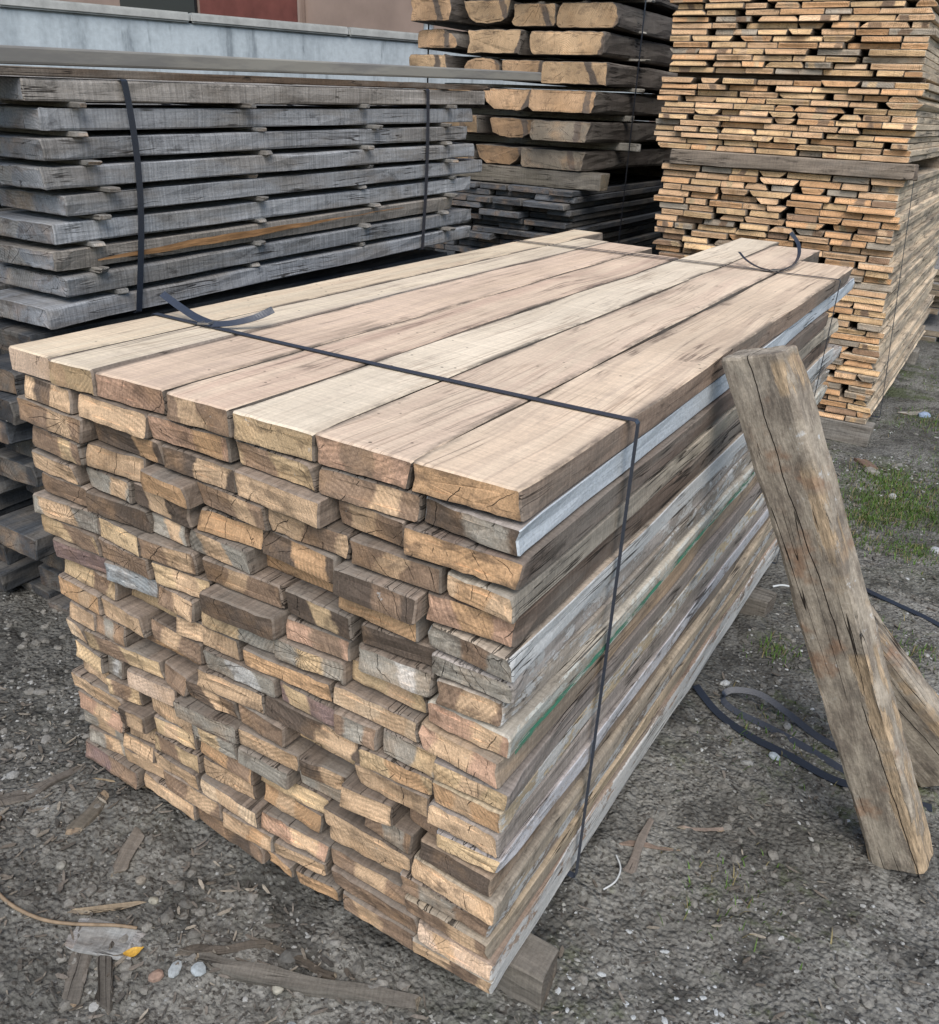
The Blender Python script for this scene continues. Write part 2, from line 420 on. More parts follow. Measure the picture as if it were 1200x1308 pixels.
def tint_mat(name, rough=.85, stretch=None):
    g = G(name); o = g.obj(); t = g.attr('tint')
    n = g.noise(g.vm('MULTIPLY', o, stretch) if stretch else o, 150 if not stretch else 1, 4, .7)
    c = g.mulc(t, g.mr(n, .25, .75, .6, 1.4))
    return g.fin(c, rough, n, .6, .002, .2)
M_STONE = tint_mat('stone'); M_CHIP = tint_mat('chip')

def free(x, y):
    if -.03 < x < 1.11 and -.01 < y < 2.35: return False
    return True
r = random.Random(5)
it = []
for i in range(15000):
    u = r.random()
    if u < .62: x, y = r.uniform(.9, 2.6), r.uniform(-.5, 3.6)
    elif u < .85: x, y = r.uniform(-1.0, 1.3), r.uniform(-.75, .1)
    elif u < .92: x, y = r.uniform(-.8, 0), r.uniform(-.5, .6)
    else: x, y = r.uniform(1.1, 2.6), r.uniform(3.2, 9)
    if not free(x, y): continue
    if mn.noise(Vector((x*2.2, y*2.2, 9))) < r.uniform(-.45, .25): continue
    s = .0016+.0035*r.random()**2.2+(.011*r.random()**2 if r.random() < .055 else 0)
    if y > 3: s *= 1.6
    t = r.random()
    if x > .95 and t < .16: col = (.42, .43, .43)
    elif t < .42: col = (.31, .31, .30)
    elif t < .8: col = (.20, .193, .18)
    else: col = (.11, .107, .10)
    if x < .2 and col[0] > .4: col = (.36, .36, .35)
    a = r.uniform(.7, 1.2)
    it.append((x, y, gh(x, y)+s*.12, s*r.uniform(.8, 1.7), s*r.uniform(.7, 1.1), s*r.uniform(.4, .75), r.uniform(0, 6.3), i, tuple(q*a for q in col)))
# chalky scatter beside the near corner of the stack
for i in range(150):
    x, y = r.gauss(1.27, .12), r.gauss(.18, .12)
    if not free(x, y): continue
    s = .0012+.0045*r.random()**3
    it.append((x, y, gh(x, y)+s*.1, s*1.5, s, s*.5, r.uniform(0, 6), i, (.42, .44, .45)))
blob_cloud('gravel', it, M_STONE, 'grey and whitish gravel strewn over the bare soil', 'gravel')
it = []
for i in range(12000):       # crumbs of earth
    x, y = r.uniform(-.9, 2.6), r.uniform(-.8, 2.6)
    if not free(x, y): continue
    if x > 1.0 and r.random() < .35: continue
    s = .002+.010*r.random()**3
    a = r.uniform(.7, 1.25)
    it.append((x, y, gh(x, y), s*1.2, s, s*.7, r.uniform(0, 6), i, (.178*a, .17*a, .155*a)))
blob_cloud('soil_clods', it, M_STONE, 'loose crumbs of grey-brown earth on the yard', 'soil')

def chips(name, n, place, mat, label, cat, sizes=(.01, .05), cols=None):
    VV = []; FF = []; CC = []; k = 0
    for i in range(n):
        x, y = place()
        if not free(x, y): continue
        l = sizes[0]+(sizes[1]-sizes[0])*r.random()**2.2; w = l*r.uniform(.08, .3); t = r.uniform(.001, .003)
        a = r.uniform(0, 6.3); ti = r.gauss(0, .13); c, s = math.cos(a), math.sin(a)
        z0 = gh(x, y)+.004
        pts = []
        for (px, py) in ((-.5, -.3), (-.2, -.5), (.35, -.42), (.5, .05), (.25, .5), (-.3, .4)):
            for pz in (0, 1):
                q = px*l; p = py*w*r.uniform(.8, 1.2)
                pts.append((x+q*c-p*s, y+q*s+p*c, z0+pz*t+q*ti+abs(q*ti)))
        VV += pts
        FF += [tuple(k+2*j+1 for j in range(6)), tuple(k+2*j for j in reversed(range(6)))]+[(k+2*j, k+2*((j+1) % 6), k+2*((j+1) % 6)+1, k+2*j+1) for j in range(6)]
        col = r.choice(cols); b = r.uniform(.7, 1.3); CC += [(col[0]*b, col[1]*b, col[2]*b, 1)]*12; k += 12
    me = bpy.data.meshes.new(name); me.from_pydata(VV, [], FF)
    at = me.attributes.new('tint', 'FLOAT_COLOR', 'POINT'); at.data.foreach_set('color', np.array(CC, np.float32).ravel())
    me.materials.append(mat); o = link(name, me); tag(o, label, cat, kind='stuff')
def pl():
    u = r.random()
    if u < .55: return r.uniform(-.6, 1.2), r.uniform(-.75, .05)
    if u < .9: return r.uniform(1.05, 2.4), r.uniform(-.3, 3.4)
    return r.uniform(1.1, 2.4), r.uniform(3, 7)
chips('wood_chips', 4500, pl, M_CHIP, 'splinters and bark chips scattered on the ground', 'wood chips', (.004, .034),
      [(.13, .115, .10), (.09, .083, .075), (.17, .15, .13), (.14, .12, .10), (.26, .23, .19)])

# grass
def grass():
    VV = []; FF = []; CC = []; k = 0
    cl = [(1.36, 2.9, .15, 900), (1.28, 2.72, .08, 300), (1.30, 3.2, .16, 600), (1.47, 3.1, .24, 700), (1.62, 3.5, .25, 500), (1.47, 2.55, .12, 330), (1.27, 2.5, .10, 160), (1.6, 3.0, .2, 330), (1.35, 4.3, .2, 300), (1.7, 3.9, .25, 300), (1.55, 1.75, .12, 120), (1.3, 1.1, .12, 60), (1.35, .55, .12, 60), (1.22, 1.5, .06, 90), (1.55, 5.2, .4, 300)]
    for (cx, cy, s, n) in cl:
        for i in range(n*2):
            x, y = r.gauss(cx, s*.6), r.gauss(cy, s*.6)
            if not free(x, y): continue
            z = gh(x, y); h = r.uniform(.006, .026); a = r.uniform(0, 6.3); w = r.uniform(.0010, .002)
            le = r.uniform(.2, .9)*h; c, s_ = math.cos(a), math.sin(a)
            VV += [(x-w*s_, y+w*c, z), (x+w*s_, y-w*c, z), (x+le*.5*c-w*.7*s_, y+le*.5*s_+w*.7*c, z+h*.65), (x+le*.5*c+w*.7*s_, y+le*.5*s_-w*.7*c, z+h*.65), (x+le*1.3*c, y+le*1.3*s_, z+h)]
            FF += [(k, k+1, k+3, k+2), (k+2, k+3, k+4)]
            b = r.uniform(.6, 1.4); col = (.085*b, .15*b, .035*b, 1) if r.random() < .74 else (.2*b, .17*b, .09*b, 1)
            CC += [col]*5; k += 5
    me = bpy.data.meshes.new('grass'); me.from_pydata(VV, [], FF)
    at = me.attributes.new('tint', 'FLOAT_COLOR', 'POINT'); at.data.foreach_set('color', np.array(CC, np.float32).ravel())
    me.materials.append(M_CHIP); o = link('grass', me); tag(o, 'short green grass and moss tufts between the stacks', 'grass', kind='stuff')
grass()

# ================================================================== the near strapped stack
ROWS = '''2,125,pp 130,242,yt 249,420,rr 426,574,bt 580,734,yy 741,906,rb 912,1083,oo
30,181,td 193,365,tt 378,562,ro 571,728,yb 745,912,bt 923,1083,dg
1,199,bt 208,384,do 399,569,dt 575,760,tt 766,899,bt 906,1086,oo
26,179,by 190,343,tt 355,467,oo 476,628,bt 636,792,tb 802,953,bt 965,1090,to
21,157,tt 174,293,gt 302,458,dt 464,604,oo 613,769,do 780,928,db 937,1084,ro
34,159,bb 168,327,dd 337,432,gt 443,573,gt 590,758,oo 765,936,oo 941,1084,gb
4,183,gt 194,315,yy 325,452,bt 472,653,bt 659,799,dy 812,944,dd 951,1083,gg
5,171,yb 183,331,bb 340,469,yt 486,654,dd 657,805,rb 811,950,gw 954,1091,bt
33,180,kk 193,329,GG 339,447,bt 462,628,yg 638,779,gy 783,934,yt 938,1090,rt
20,201,yb 205,363,yy 378,447,tt 452,548,tt 557,734,oo 751,928,lt 932,1083,rt
10,147,ot 156,286,tt 295,439,bt 451,618,gw 630,761,ky 765,853,bg 857,964,gy 968,1091,yt
37,123,tt 127,209,bg 225,415,bo 427,594,tt 597,808,dt 814,958,yo 961,1085,ot
18,99,lt 102,312,yb 317,388,bb 391,513,dt 520,635,bb 645,799,yt 802,938,tt 949,1091,tt
29,133,yy 141,200,gw 214,347,pp 367,517,gg 528,673,tt 676,767,dt 778,890,tt 894,960,bb 967,1089,yy
25,139,tt 142,253,yb 259,377,tt 396,515,gy 523,642,gg 646,808,gg 816,920,bg 933,1086,dd
4,186,tt 189,267,dt 273,367,yt 385,540,ob 548,718,yy 722,911,tt 918,1089,tt
18,159,rt 179,256,tt 259,392,yb 399,544,tt 547,715,ot 723,893,tt 901,1086,bg
7,148,gt 152,252,tt 260,387,tt 394,552,lt 560,727,rt 732,906,bt 909,1082,bt
25,142,gt 151,276,tt 280,451,bt 456,582,to 597,725,tt 737,920,bb 936,1084,pt
7,190,kb 197,359,tt 365,563,bd 567,643,oo 647,753,oo 758,926,bt 930,1089,tb'''.split('\n')
PITCH = .048; TOPZ = .962
r = random.Random(21)
topF = [((.76, .61, .44), (.77, .65, .48), .4), ((.78, .66, .50), (.70, .59, .46), .45), ((.75, .575, .43), (.73, .56, .43), .4), ((.75, .585, .44), (.66, .485, .37), .6),
        ((.82, .70, .545), (.77, .65, .50), .25), ((.77, .615, .465), (.73, .565, .43), .4), ((.76, .60, .445), (.73, .565, .415), .75)]
topB = [2.40, 2.19, 2.17, 2.02, 2.72, 2.61, 2.28]
topName = ['pale pinkish-tan plank with clean cut end', 'cream plank with ochre end', 'warm tan plank with reddish saw-marked end', 'pinkish plank with dark grain streaks',
           'creamy white plank with yellowish end', 'pale pink-tan plank with reddish cracked end', 'tan plank with long dark cracks']
sideW = {0: ((.21, .155, .12), 0), 1: ((.25, .22, .2), .97), 2: ((.125, .095, .078), .0), 3: ((.33, .29, .235), .05), 4: ((.105, .078, .062), .02), 5: ((.3, .25, .2), .72), 6: ((.30, .27, .25), .45), 7: ((.31, .27, .23), .42),
         8: ((.36, .33, .28), .5), 9: ((.27, .20, .14), .12), 10: ((.19, .165, .15), .18), 11: ((.36, .29, .2), .5), 12: ((.23, .2, .18), .2), 13: ((.3, .27, .26), .6), 14: ((.20, .15, .11), .1),
         15: ((.33, .27, .2), .25), 16: ((.2, .16, .13), .5), 17: ((.34, .27, .19), .15), 18: ((.24, .18, .14), .55), 19: ((.33, .29, .24), .78)}
sideP = {1: (.60, .66, .72), 5: (.58, .60, .61), 13: (.56, .56, .59), 8: (.55, .56, .52)}
for k, row in enumerate(ROWS):
    items = row.split()
    for i, q in enumerate(items):
        a, b, tn = q.split(','); x0, x1 = int(a)/1000, int(b)/1000; w = x1-x0
        last = i == len(items)-1
        th = PITCH-.0012 if k == 0 else PITCH-.0011-r.choice([0, 0, 0, .001, .001, .003, .005])
        z0 = TOPZ-(k+1)*PITCH
        if k and not last:
            nx_ = int(items[i+1].split(',')[0])/1000
            if nx_-x1 < .03 and r.random() < .62: x1 = nx_-.001
            elif r.random() < .25: x1 -= r.uniform(.004, .014)
            w = x1-x0
        if last and k: x1 = 1.090-r.choice([0, 0, .002, .005, .010]); w = x1-x0
        A, B = TONE[tn[0]], TONE[tn[1]]
        j = r.uniform(.86, 1.16); A = tuple(c*j for c in A); B = tuple(c*j for c in B)
        patch = (w*r.uniform(.3, .75), w*r.uniform(.12, .24)) if tn[0] != tn[1] else (0, -1)
        dirt = {'p': .05, 'l': .3}.get(tn[0], .45+.4*r.random())
        y0 = (r.choice([-.007, -.004, -.002, 0, 0, .002, .004, .008]) if r.random() < .82 else r.choice([-.026, -.02, -.015, .02, .035])) if k else r.uniform(-.006, .004)
        if i == 0 and k: y0 = max(-.006, min(.012, y0))
        if last: y0 = r.uniform(-.008, .006)
        if last and k: th -= r.choice([0, .001, .002, .0035])
        if k == 0: L = topB[i]-y0
        else: L = r.uniform(2.05, 2.3)
        if last and k == 1: L = 2.40
        if last and k == 2: L = 1.98
        if last and k == 3: L = 2.18
        if last and k == 6: L = 2.42
        if last and k == 5: L = 2.16
        Wc, cov = (tuple(q_*1.45 for q_ in sideW[k][0]), min(.97, sideW[k][1]*1.08+.06 if k not in (0, 2, 4) else sideW[k][1])) if last else ((r.uniform(.15, .3),)*1+(0, 0), 0)
        if not last: v_ = Wc[0]; Wc = (v_, v_*.8, v_*.65)
        pc = sideP.get(k, (.58, .58, .57))
        kind = 'crisp' if k == 0 and i in (0, 4, 5) else ('round' if (r.random() < .09 and k) else ('rect' if r.random() < .3 else 'crisp'))
        nm = 'plank'
        me = board_mesh(nm, L, w-.002, th, r, kind=kind, seg=16 if (last or k == 0) else 5, rough=(.0012 if not last else .003) if k else .0028, endrough=.0052 if k or i not in (0,) else .0008, slant=.007 if k else .003,
                        A=A, B=B, patch=patch, dirt=dirt, W=Wc, paint=(*pc, cov), fresh=(k == 0), F=topF[i][0] if k == 0 else A, F2=topF[i][1] if k == 0 else A, shake=topF[i][2] if k == 0 else 0, step=.018 if k == 0 or last else .024)
        o = link(nm, me, (x0+.001, y0, z0))
        tw = TW[tn[0]] + (' and '+TW[tn[1]] if tn[1] != tn[0] else '')
        pos = 'leftmost' if i == 0 else ('rightmost' if last else ordn(i+1)+' from left')
        if k == 0: lab = topName[i]+', '+pos+' on top of the near stack'
        else: lab = '%s plank end, %s in %s layer down of near stack' % (tw, pos, ordn(k+1) if k < 19 else 'bottom')
        if last and k == 1: lab = 'white-painted edge plank right under the top right plank of near stack'
        tag(o, lab, 'plank', 'planks of the near strapped stack')
        if last and k == 8:
            # sprayed green line along the edge, a thin film proud of the wood
            V = []; F = []
            N = 90
            for s in range(N+1):
                y = .005+1.28*s/N; z = .015+.012*s/N+.0015*math.sin(y*9)+.003*mn.noise(Vector((y*6, 0, 0)))
                hw = .0065+.0035*mn.noise(Vector((y*14, 5, 0)))
                for dz in (-hw, hw): V.append((w+.0036+.0006*mn.noise(Vector((y*9, dz*40, 1))), y, z+dz))
            for s in range(N): F.append((2*s, 2*s+2, 2*s+3, 2*s+1))
            gg = G('green_spray'); oo = gg.obj(); nn = gg.noise(gg.vm('MULTIPLY', oo, (90, 10, 90)), 1, 5, .7)
            cc = gg.mulc((.055, .20, .13), gg.mr(nn, .3, .7, .7, 1.5))
            gg.fin(cc, .7, nn, .4, .001)
            tr = gg.n('ShaderNodeBsdfTransparent'); mx = gg.t.nodes.new('ShaderNodeMixShader')
            gg.put(mx.inputs[0], gg.ss(nn, .44, .53)); gg.t.links.new(tr, mx.inputs[1]); gg.t.links.new(gg.b.outputs[0], mx.inputs[2]); gg.t.links.new(mx.outputs[0], gg.out.inputs[0])
            s_ = link('green_line', pyd('green_line', V, F, gg.m), parent=o)
            s_['label'] = 'green sprayed line running along the edge'
# bearers under the stack
for (y, lab) in ((.085, 'grey squared bearer block under the near right corner of the stack'), (1.66, 'small grey bearer end poking from under the far part of the stack')):
    me = board_mesh('bearer', 1.165, .085, .088, r, kind='rect', seg=12, rough=.003, W=(.17, .155, .135), A=(.15, .13, .11), B=(.2, .18, .15), dirt=.8, endrough=.005)
    o = link('bearer', me, (-.02, y+.085, -.009-.088), (0, 0, R(-90))); tag(o, lab, 'bearer')

# ================================================================== straps
def ribbon(name, pts, wdir, width, th, mat, parent=None):
    """flat band along pts; wdir = one width direction or a list of them"""
    pts = [Vector(p) for p in pts]; n = len(pts); V = []
    for i, p in enumerate(pts):
        t = (pts[min(n-1, i+1)]-pts[max(0, i-1)]).normalized()
        w = Vector(wdir[i] if isinstance(wdir, list) else wdir); w = (w-t*w.dot(t)).normalized()
        u = t.cross(w)
        for a, b in ((-1, -1), (1, -1), (1, 1), (-1, 1)): V.append(p+w*(a*width/2)+u*(b*th/2))
    F = [(4*i+k, 4*i+(k+1) % 4, 4*i+4+(k+1) % 4, 4*i+4+k) for i in range(n-1) for k in range(4)]
    F += [(3, 2, 1, 0), (4*n-4, 4*n-3, 4*n-2, 4*n-1)]
    return link(name, pyd(name, V, F, mat), parent=parent)
def smooth_path(P, sub=8):
    P = [Vector(p) for p in P]; out = []
    for i in range(len(P)-1):
        a, b, c, d = P[max(0, i-1)], P[i], P[i+1], P[min(len(P)-1, i+2)]
        for k in range(sub):
            t = k/sub
            out.append(.5*((2*b)+(c-a)*t+(2*a-5*b+4*c-d)*t*t+(3*b-a-3*c+d)*t**3))
    out.append(P[-1]); return out
def loop_path(x0, x1, z0, z1, yf, rad=.004):
    P = []
    def seg(ax, az, bx, bz, n):
        for k in range(n+1): P.append((ax+(bx-ax)*k/n, az+(bz-az)*k/n))
    seg(x0+rad, z1, x1-rad, z1, 12); seg(x1, z1-rad, x1, z0+rad, 12); seg(x1-rad, z0, x0+rad, z0, 8); seg(x0, z0+rad, x0, z1-rad, 8)
    P.append(P[0])
    return [Vector((x, yf(x, z), z)) for x, z in P]
def buckle(name, loc, parent, s=1, rot=0):
    # small wire frame: four bars
    V = []; F = []
    def box(cx, cy, sx, sy, sz=.0018, cz=0):
        k = len(V)
        for z in (-1, 1):
            for y in (-1, 1):
                for x in (-1, 1): V.append((cx+x*sx, cy+y*sy, cz+z*sz))
        for f in ((0, 2, 3, 1), (4, 5, 7, 6), (0, 1, 5, 4), (2, 6, 7, 3), (0, 4, 6, 2), (1, 3, 7, 5)): F.append(tuple(k+q for q in f))
    a, b = .013*s, .013*s
    box(0, b, a+.0015, .0016); box(0, -b, a+.0015, .0016); box(a, 0, .0018, b-.0017, .0022); box(-a, 0, .0018, b-.0017, .0022)
    return link(name, pyd(name, V, F, M_WIRE), loc, (0, R(-6), rot), parent)
X1 = 1.0985
yf1 = lambda x, z: .336-.012*x*(1-x)*2-.012*(1-z/.96)
s1 = ribbon('strap', loop_path(-.004, X1, -.0035, .9645, yf1), (0, 1, 0), .0135, .0012, M_STRAPB)
tag(s1, 'slate-blue strap with metal buckle around the near end of the front stack', 'strap', 'straps around the near stack')
ribbon('strap_tail', smooth_path([(.175, .333, .970), (.12, .338, .976), (.06, .346, .990), (.012, .350, 1.006)]), (0, .75, .65), .0155, .0012, M_STRAPB, s1)
ribbon('strap_tail', smooth_path([(.175, .328, .970), (.215, .352, .975), (.245, .385, .985), (.262, .42, .998)]), [(.2, .8, .5) for i in range(25)], .0145, .0012, M_STRAPB, s1)
buckle('buckle', (.165, .331, .972), s1, 1, R(8))
yf2 = lambda x, z: 1.905+.05*x-.02*(1-z/.96)
s2 = ribbon('strap', loop_path(-.0045, X1+.001, -.0035, .9645, yf2), (0, 1, 0), .010, .0012, M_STRAP)
tag(s2, 'thin dark strap around the far end of the front stack, its tail curling up', 'strap', 'straps around the near stack')
ribbon('strap_tail', smooth_path([(.91, 1.955, .967), (.93, 2.05, .972), (.925, 2.16, .990), (.90, 2.24, 1.02), (.865, 2.26, 1.05)], 10), (1, .1, .6), .012, .0012, M_STRAPB, s2)
ribbon('strap_tail', smooth_path([(.90, 1.95, .967), (.85, 1.965, .970), (.80, 2.0, .982), (.765, 2.03, 1.0)]), (.2, 1, .1), .010, .0012, M_STRAP, s2)
ribbon('strap_band', [(x, yf2(x, .96)+.016+.006*math.sin(x*4), .9655) for x in np.linspace(-.0, .9, 20)], (0, 1, 0), .006, .001, M_STRAP, s2)
buckle('buckle', (.905, 1.952, .970), s2, .8, R(4))

# ================================================================== leaning beams
def make_beam_mat():
    g = G('wood_old_beam'); o = g.obj(); sd = g.attr('seed', 'Vector'); v = g.vm('ADD', o, sd); X, Y, Z = g.sep(o)
    pr = g.attr('prm'); W_ = g.sep(pr)[0]; chip = g.sep(pr)[1]
    n1 = g.noise(g.vm('MULTIPLY', v, (18, 9, 18)), 1, 6, .72)
    c = g.mix(g.ss(n1, .38, .64), (.42, .365, .295), (.22, .185, .15))
    n2 = g.noise(v, 7, 5, .65)
    c = g.mix(g.math('MULTIPLY', g.ss(n2, .54, .70), .5), c, (.13, .115, .10))
    c = g.mix(g.math('MULTIPLY', g.ss(g.noise(g.vm('ADD', v, (7, 7, 7)), 8, 4, .6), .56, .68), .6), c, (.30, .17, .10))
    gr = g.noise(g.vm('MULTIPLY', v, (95, 14, 95)), 1, 5, .75)
    c = g.mulc(c, g.mr(gr, .25, .75, .62, 1.36))
    c = g.mulc(c, g.mr(g.noise(v, 120, 4, .8), .25, .75, .72, 1.25))
    # broken, fibrous pale strip beside the right arris
    d = g.math('ABSOLUTE', g.math('SUBTRACT', X, g.math('SUBTRACT', W_, .012)))
    fn = g.noise(g.vm('MULTIPLY', v, (40, 7, 40)), 1, 5, .7)
    cm = g.math('MULTIPLY', g.math('SUBTRACT', 1.0, g.ss(g.math('ADD', d, g.math('MULTIPLY', g.math('SUBTRACT', fn, .5), .085)), .010, .017)), g.ss(g.noise(g.vm('MULTIPLY', v, (1, 4.5, 1)), 1, 4, .6), .44, .54))
    cm = g.math('MULTIPLY', cm, g.math('MULTIPLY', chip, .85))
    fc = g.mulc((.50, .37, .24), g.mr(g.noise(g.vm('MULTIPLY', v, (190, 30, 190)), 1, 4, .75), .3, .7, .35, 1.35))
    c = g.mix(cm, c, fc)
    # left arris also worn
    d2 = g.math('ADD', X, g.math('MULTIPLY', g.math('SUBTRACT', fn, .5), .05))
    c2 = g.math('MULTIPLY', g.math('SUBTRACT', 1.0, g.ss(d2, .003, .010)), g.math('SUBTRACT', 1.0, g.ss(Y, .45, .7)))
    c = g.mix(g.math('MULTIPLY', c2, .75), c, fc)
    # long split
    cx = g.math('ADD', .035, g.math('ADD', g.math('MULTIPLY', g.noise(g.n('ShaderNodeCombineXYZ', {'X': g.math('MULTIPLY', Y, 5.0), 'Y': g.sep(sd)[0]}), 1, 4, .5), .035), g.math('MULTIPLY', g.math('SUBTRACT', 1.18, Y), .05)))
    ck = g.math('SUBTRACT', 1.0, g.ss(g.math('ABSOLUTE', g.math('SUBTRACT', X, cx)), .0003, .0016))
    ck = g.math('MULTIPLY', ck, g.ss(g.math('ADD', g.math('ABSOLUTE', g.math('SUBTRACT', Y, .48)), 0), .05, .09))
    cn = g.noise(g.vm('MULTIPLY', v, (40, 1.8, 40)), 1, 2, .4)
    ck3 = g.math('MULTIPLY', g.math('SUBTRACT', 1.0, g.ss(g.math('ABSOLUTE', g.math('SUBTRACT', cn, .5)), .004, .014)), g.ss(g.noise(v, 3.4, 2), .60, .66))
    ck = g.math('MAXIMUM', ck, ck3)
    c = g.mix(g.math('MULTIPLY', ck, .95), c, (.018, .014, .011))
    wh = g.math('MULTIPLY', g.ss(g.noise(v, 30, 5, .75), .58, .68), g.ss(g.noise(v, 5.5, 2), .57, .64))
    c = g.mix(g.math('MULTIPLY', wh, .7), c, (.55, .57, .58))
    h = g.math('ADD', g.math('MULTIPLY', gr, .7), g.math('ADD', g.math('MULTIPLY', cm, g.math('SUBTRACT', fn, 1.0)), g.math('MULTIPLY', ck, -3.0)))
    h = g.math('ADD', h, g.math('MULTIPLY', n1, .6))
    return g.fin(c, .9, h, .9, .004)
M_BEAM = make_beam_mat()
def place_axes(o, org, wx, ay):
    ay = Vector(ay).normalized(); wx = Vector(wx); wx = (wx-ay*wx.dot(ay)).normalized(); nz = wx.cross(ay)
    o.matrix_world = Matrix(((wx.x, ay.x, nz.x, org[0]), (wx.y, ay.y, nz.y, org[1]), (wx.z, ay.z, nz.z, org[2]), (0, 0, 0, 1)))
    return nz
r = random.Random(77)
def beam(fl, tl, wx, w, t, label, ext=0, chip=1, seed=None):
    fl, tl = Vector(fl), Vector(tl); ax = tl-fl
    me = board_mesh('beam', ax.length+ext, w, t, r, kind='round', seg=34, step=.011, rough=.0032, endrough=.006, slant=.012, A=(.33, .27, .20), B=(.2, .17, .13), dirt=.7, patch=(w, chip), W=(.2, .17, .14), mats=(M_BEAM, M_BEAM, M_BEAM), bow=(.006, .004), seed=seed)
    o = link('beam', me); axn = ax.normalized(); wv = Vector(wx); wv = (wv-axn*wv.dot(axn)).normalized(); nz = wv.cross(axn)
    place_axes(o, fl-nz*t, wx, ax); tag(o, label, 'beam', 'old beams leaning beside the near stack'); return o
beam((1.598, .800, -.094), (1.098, .765, .962), (.9, -.22, .42), .125, .082, 'old weathered beam with a long split leaning on the right edge of near stack', seed=(2.1, 5.3, 7.7))
beam((1.67, 1.13, -.10), (1.34, 1.02, .27), (.73, -.15, .68), .160, .075, 'darker rotten beam with chipped orange edge, lying half behind the leaning beam', seed=(6.1, 1.3, 3.7))

# ================================================================== left stack of thick boards on stickers
r = random.Random(9)
for i in range(9):
    zc = 1.385-.065*i; tilt = .018
    for c in range(3):
        t = .0505; xr = (-.500+r.uniform(-.008, .006)) if c == 0 else -.5-.33*c+r.uniform(-.02, .0)
        w = .30+r.uniform(-.02, .015)
        y0 = [.44, .47, .46, .45, .50, .46, .45, .47, .40][i] if c == 0 else .44+r.uniform(-.08, .06)
        y1 = [2.50, 2.43, 2.36, 2.43, 2.49, 2.42, 2.27, 2.43, 2.41][i] if c == 0 else 2.4
        b = r.uniform(.8, 1.2)
        W = (.325*b, .335*b, .352*b) if i not in (0, 6) else ((.36, .335, .31) if i == 0 else (.31, .28, .25))
        pt = (.45, .44, .43, .04)
        knd = 'wane_lo' if (i == 6 and c == 0) else 'rect'
        me = board_mesh('thick_board', y1-y0, w, t, r, kind=knd, seg=16, rough=.0035, endrough=.006, A=(.24, .25, .27), B=(.3, .29, .28), patch=(.1, .05), dirt=.7, W=W, paint=pt, bow=(r.uniform(-.006, .006), r.uniform(-.003, .003)), mats=(M_LINES, M_END), step=.022)
        z0 = zc-t/2+(y0-.44)*tilt
        o = link('thick_board', me, (xr-w, y0, z0), (tilt, 0, 0))
        extra = {0: 'lighter brown-grey', 6: 'warped brownish live-edge'}.get(i, 'grey weathered')
        side = ['front', 'middle', 'rear'][c]
        tag(o, '%s thick board, %s from top of the left stack, %s row' % (extra, 'first' if i == 0 else ordn(i+1), side), 'board', 'thick boards of the left stack')
        if i == 6 and c == 0:
            # orange heartwood showing along the torn edge
            V = []; F = []; N = 60
            for s in range(N+1):
                y = .12+1.35*s/N; f = s/N; hw = .014*math.sin(math.pi*min(1, f*1.3+.02))*(1-f*.55)+.0015
                zc_ = .018+.018*f+.004*mn.noise(Vector((y*8, 1, 1)))
                for dz in (-hw, hw): V.append((w+.0045+.0012*mn.noise(Vector((y*20, dz*99, 0))), y, max(-.001, zc_+dz*.8)))
            for s in range(N): F.append((2*s, 2*s+2, 2*s+3, 2*s+1))
            gg = G('orange_heartwood'); oo = gg.obj(); nn = gg.noise(gg.vm('MULTIPLY', oo, (80, 6, 80)), 1, 4, .7)
            gg.fin(gg.mulc((.34, .185, .085), gg.mr(nn, .3, .7, .4, 1.4)), .85, nn, .6, .003)
            q = link('torn_edge', pyd('torn_edge', V, F, gg.m), parent=o); q['label'] = 'orange torn edge of the warped board'
    if i < 8:
        for j, yy in enumerate((.58, 1.16, 1.70, 2.22)):
            yj = yy+r.uniform(-.04, .04); tt = .0135
            me = board_mesh('sticker', .962+r.uniform(0, .03), .032, tt, r, seg=4, rough=.0015, W=(.22, .215, .205), A=(.25, .24, .225), dirt=.5, mats=(M_SIDE, M_END))
            zz = zc-.0252-.0139+(yj-.44)*tilt
            o = link('sticker', me, (-1.46+r.uniform(-.02, .02), yj+.03, zz), (0, 0, R(-90)))
            tag(o, 'thin spacer stick under %s board of left stack, %s from its near end' % (ordn(i+1), ordn(j+1)), 'spacer', 'spacer sticks of the left stack')
# rough brown board and long rail on top
me = board_mesh('thin_board', 2.55, .20, .020, r, seg=20, rough=.003, endrough=.008, W=(.12, .085, .06), A=(.36, .22, .12), dirt=.6, mats=(M_SIDE, M_END))
tag(link('thin_board', me, (-.70, -.02, 1.4035), (.018, 0, 0)), 'dark brown rough board lying on top of the left stack under the rail', 'board')
g = G('rail_grey'); oo = g.obj(); nn = g.noise(g.vm('MULTIPLY', oo, (20, 3, 20)), 1, 5, .6)
c_ = g.mix(g.ss(nn, .4, .65), (.30, .29, .26), (.21, .205, .195)); M_RAIL = g.fin(c_, .6, nn, .3, .002)
me = board_mesh('rail', 3.55, .085, .038, r, kind='round', seg=20, rough=.0012, endrough=.002, W=(.3, .29, .27), A=(.25, .15, .12), dirt=.5, mats=(M_RAIL, M_END))
tag(link('rail', me, (-.59, -.55, 1.4085), (.0265, 0, 0)), 'long pale grey rail lying along the top of the left stack', 'rail')
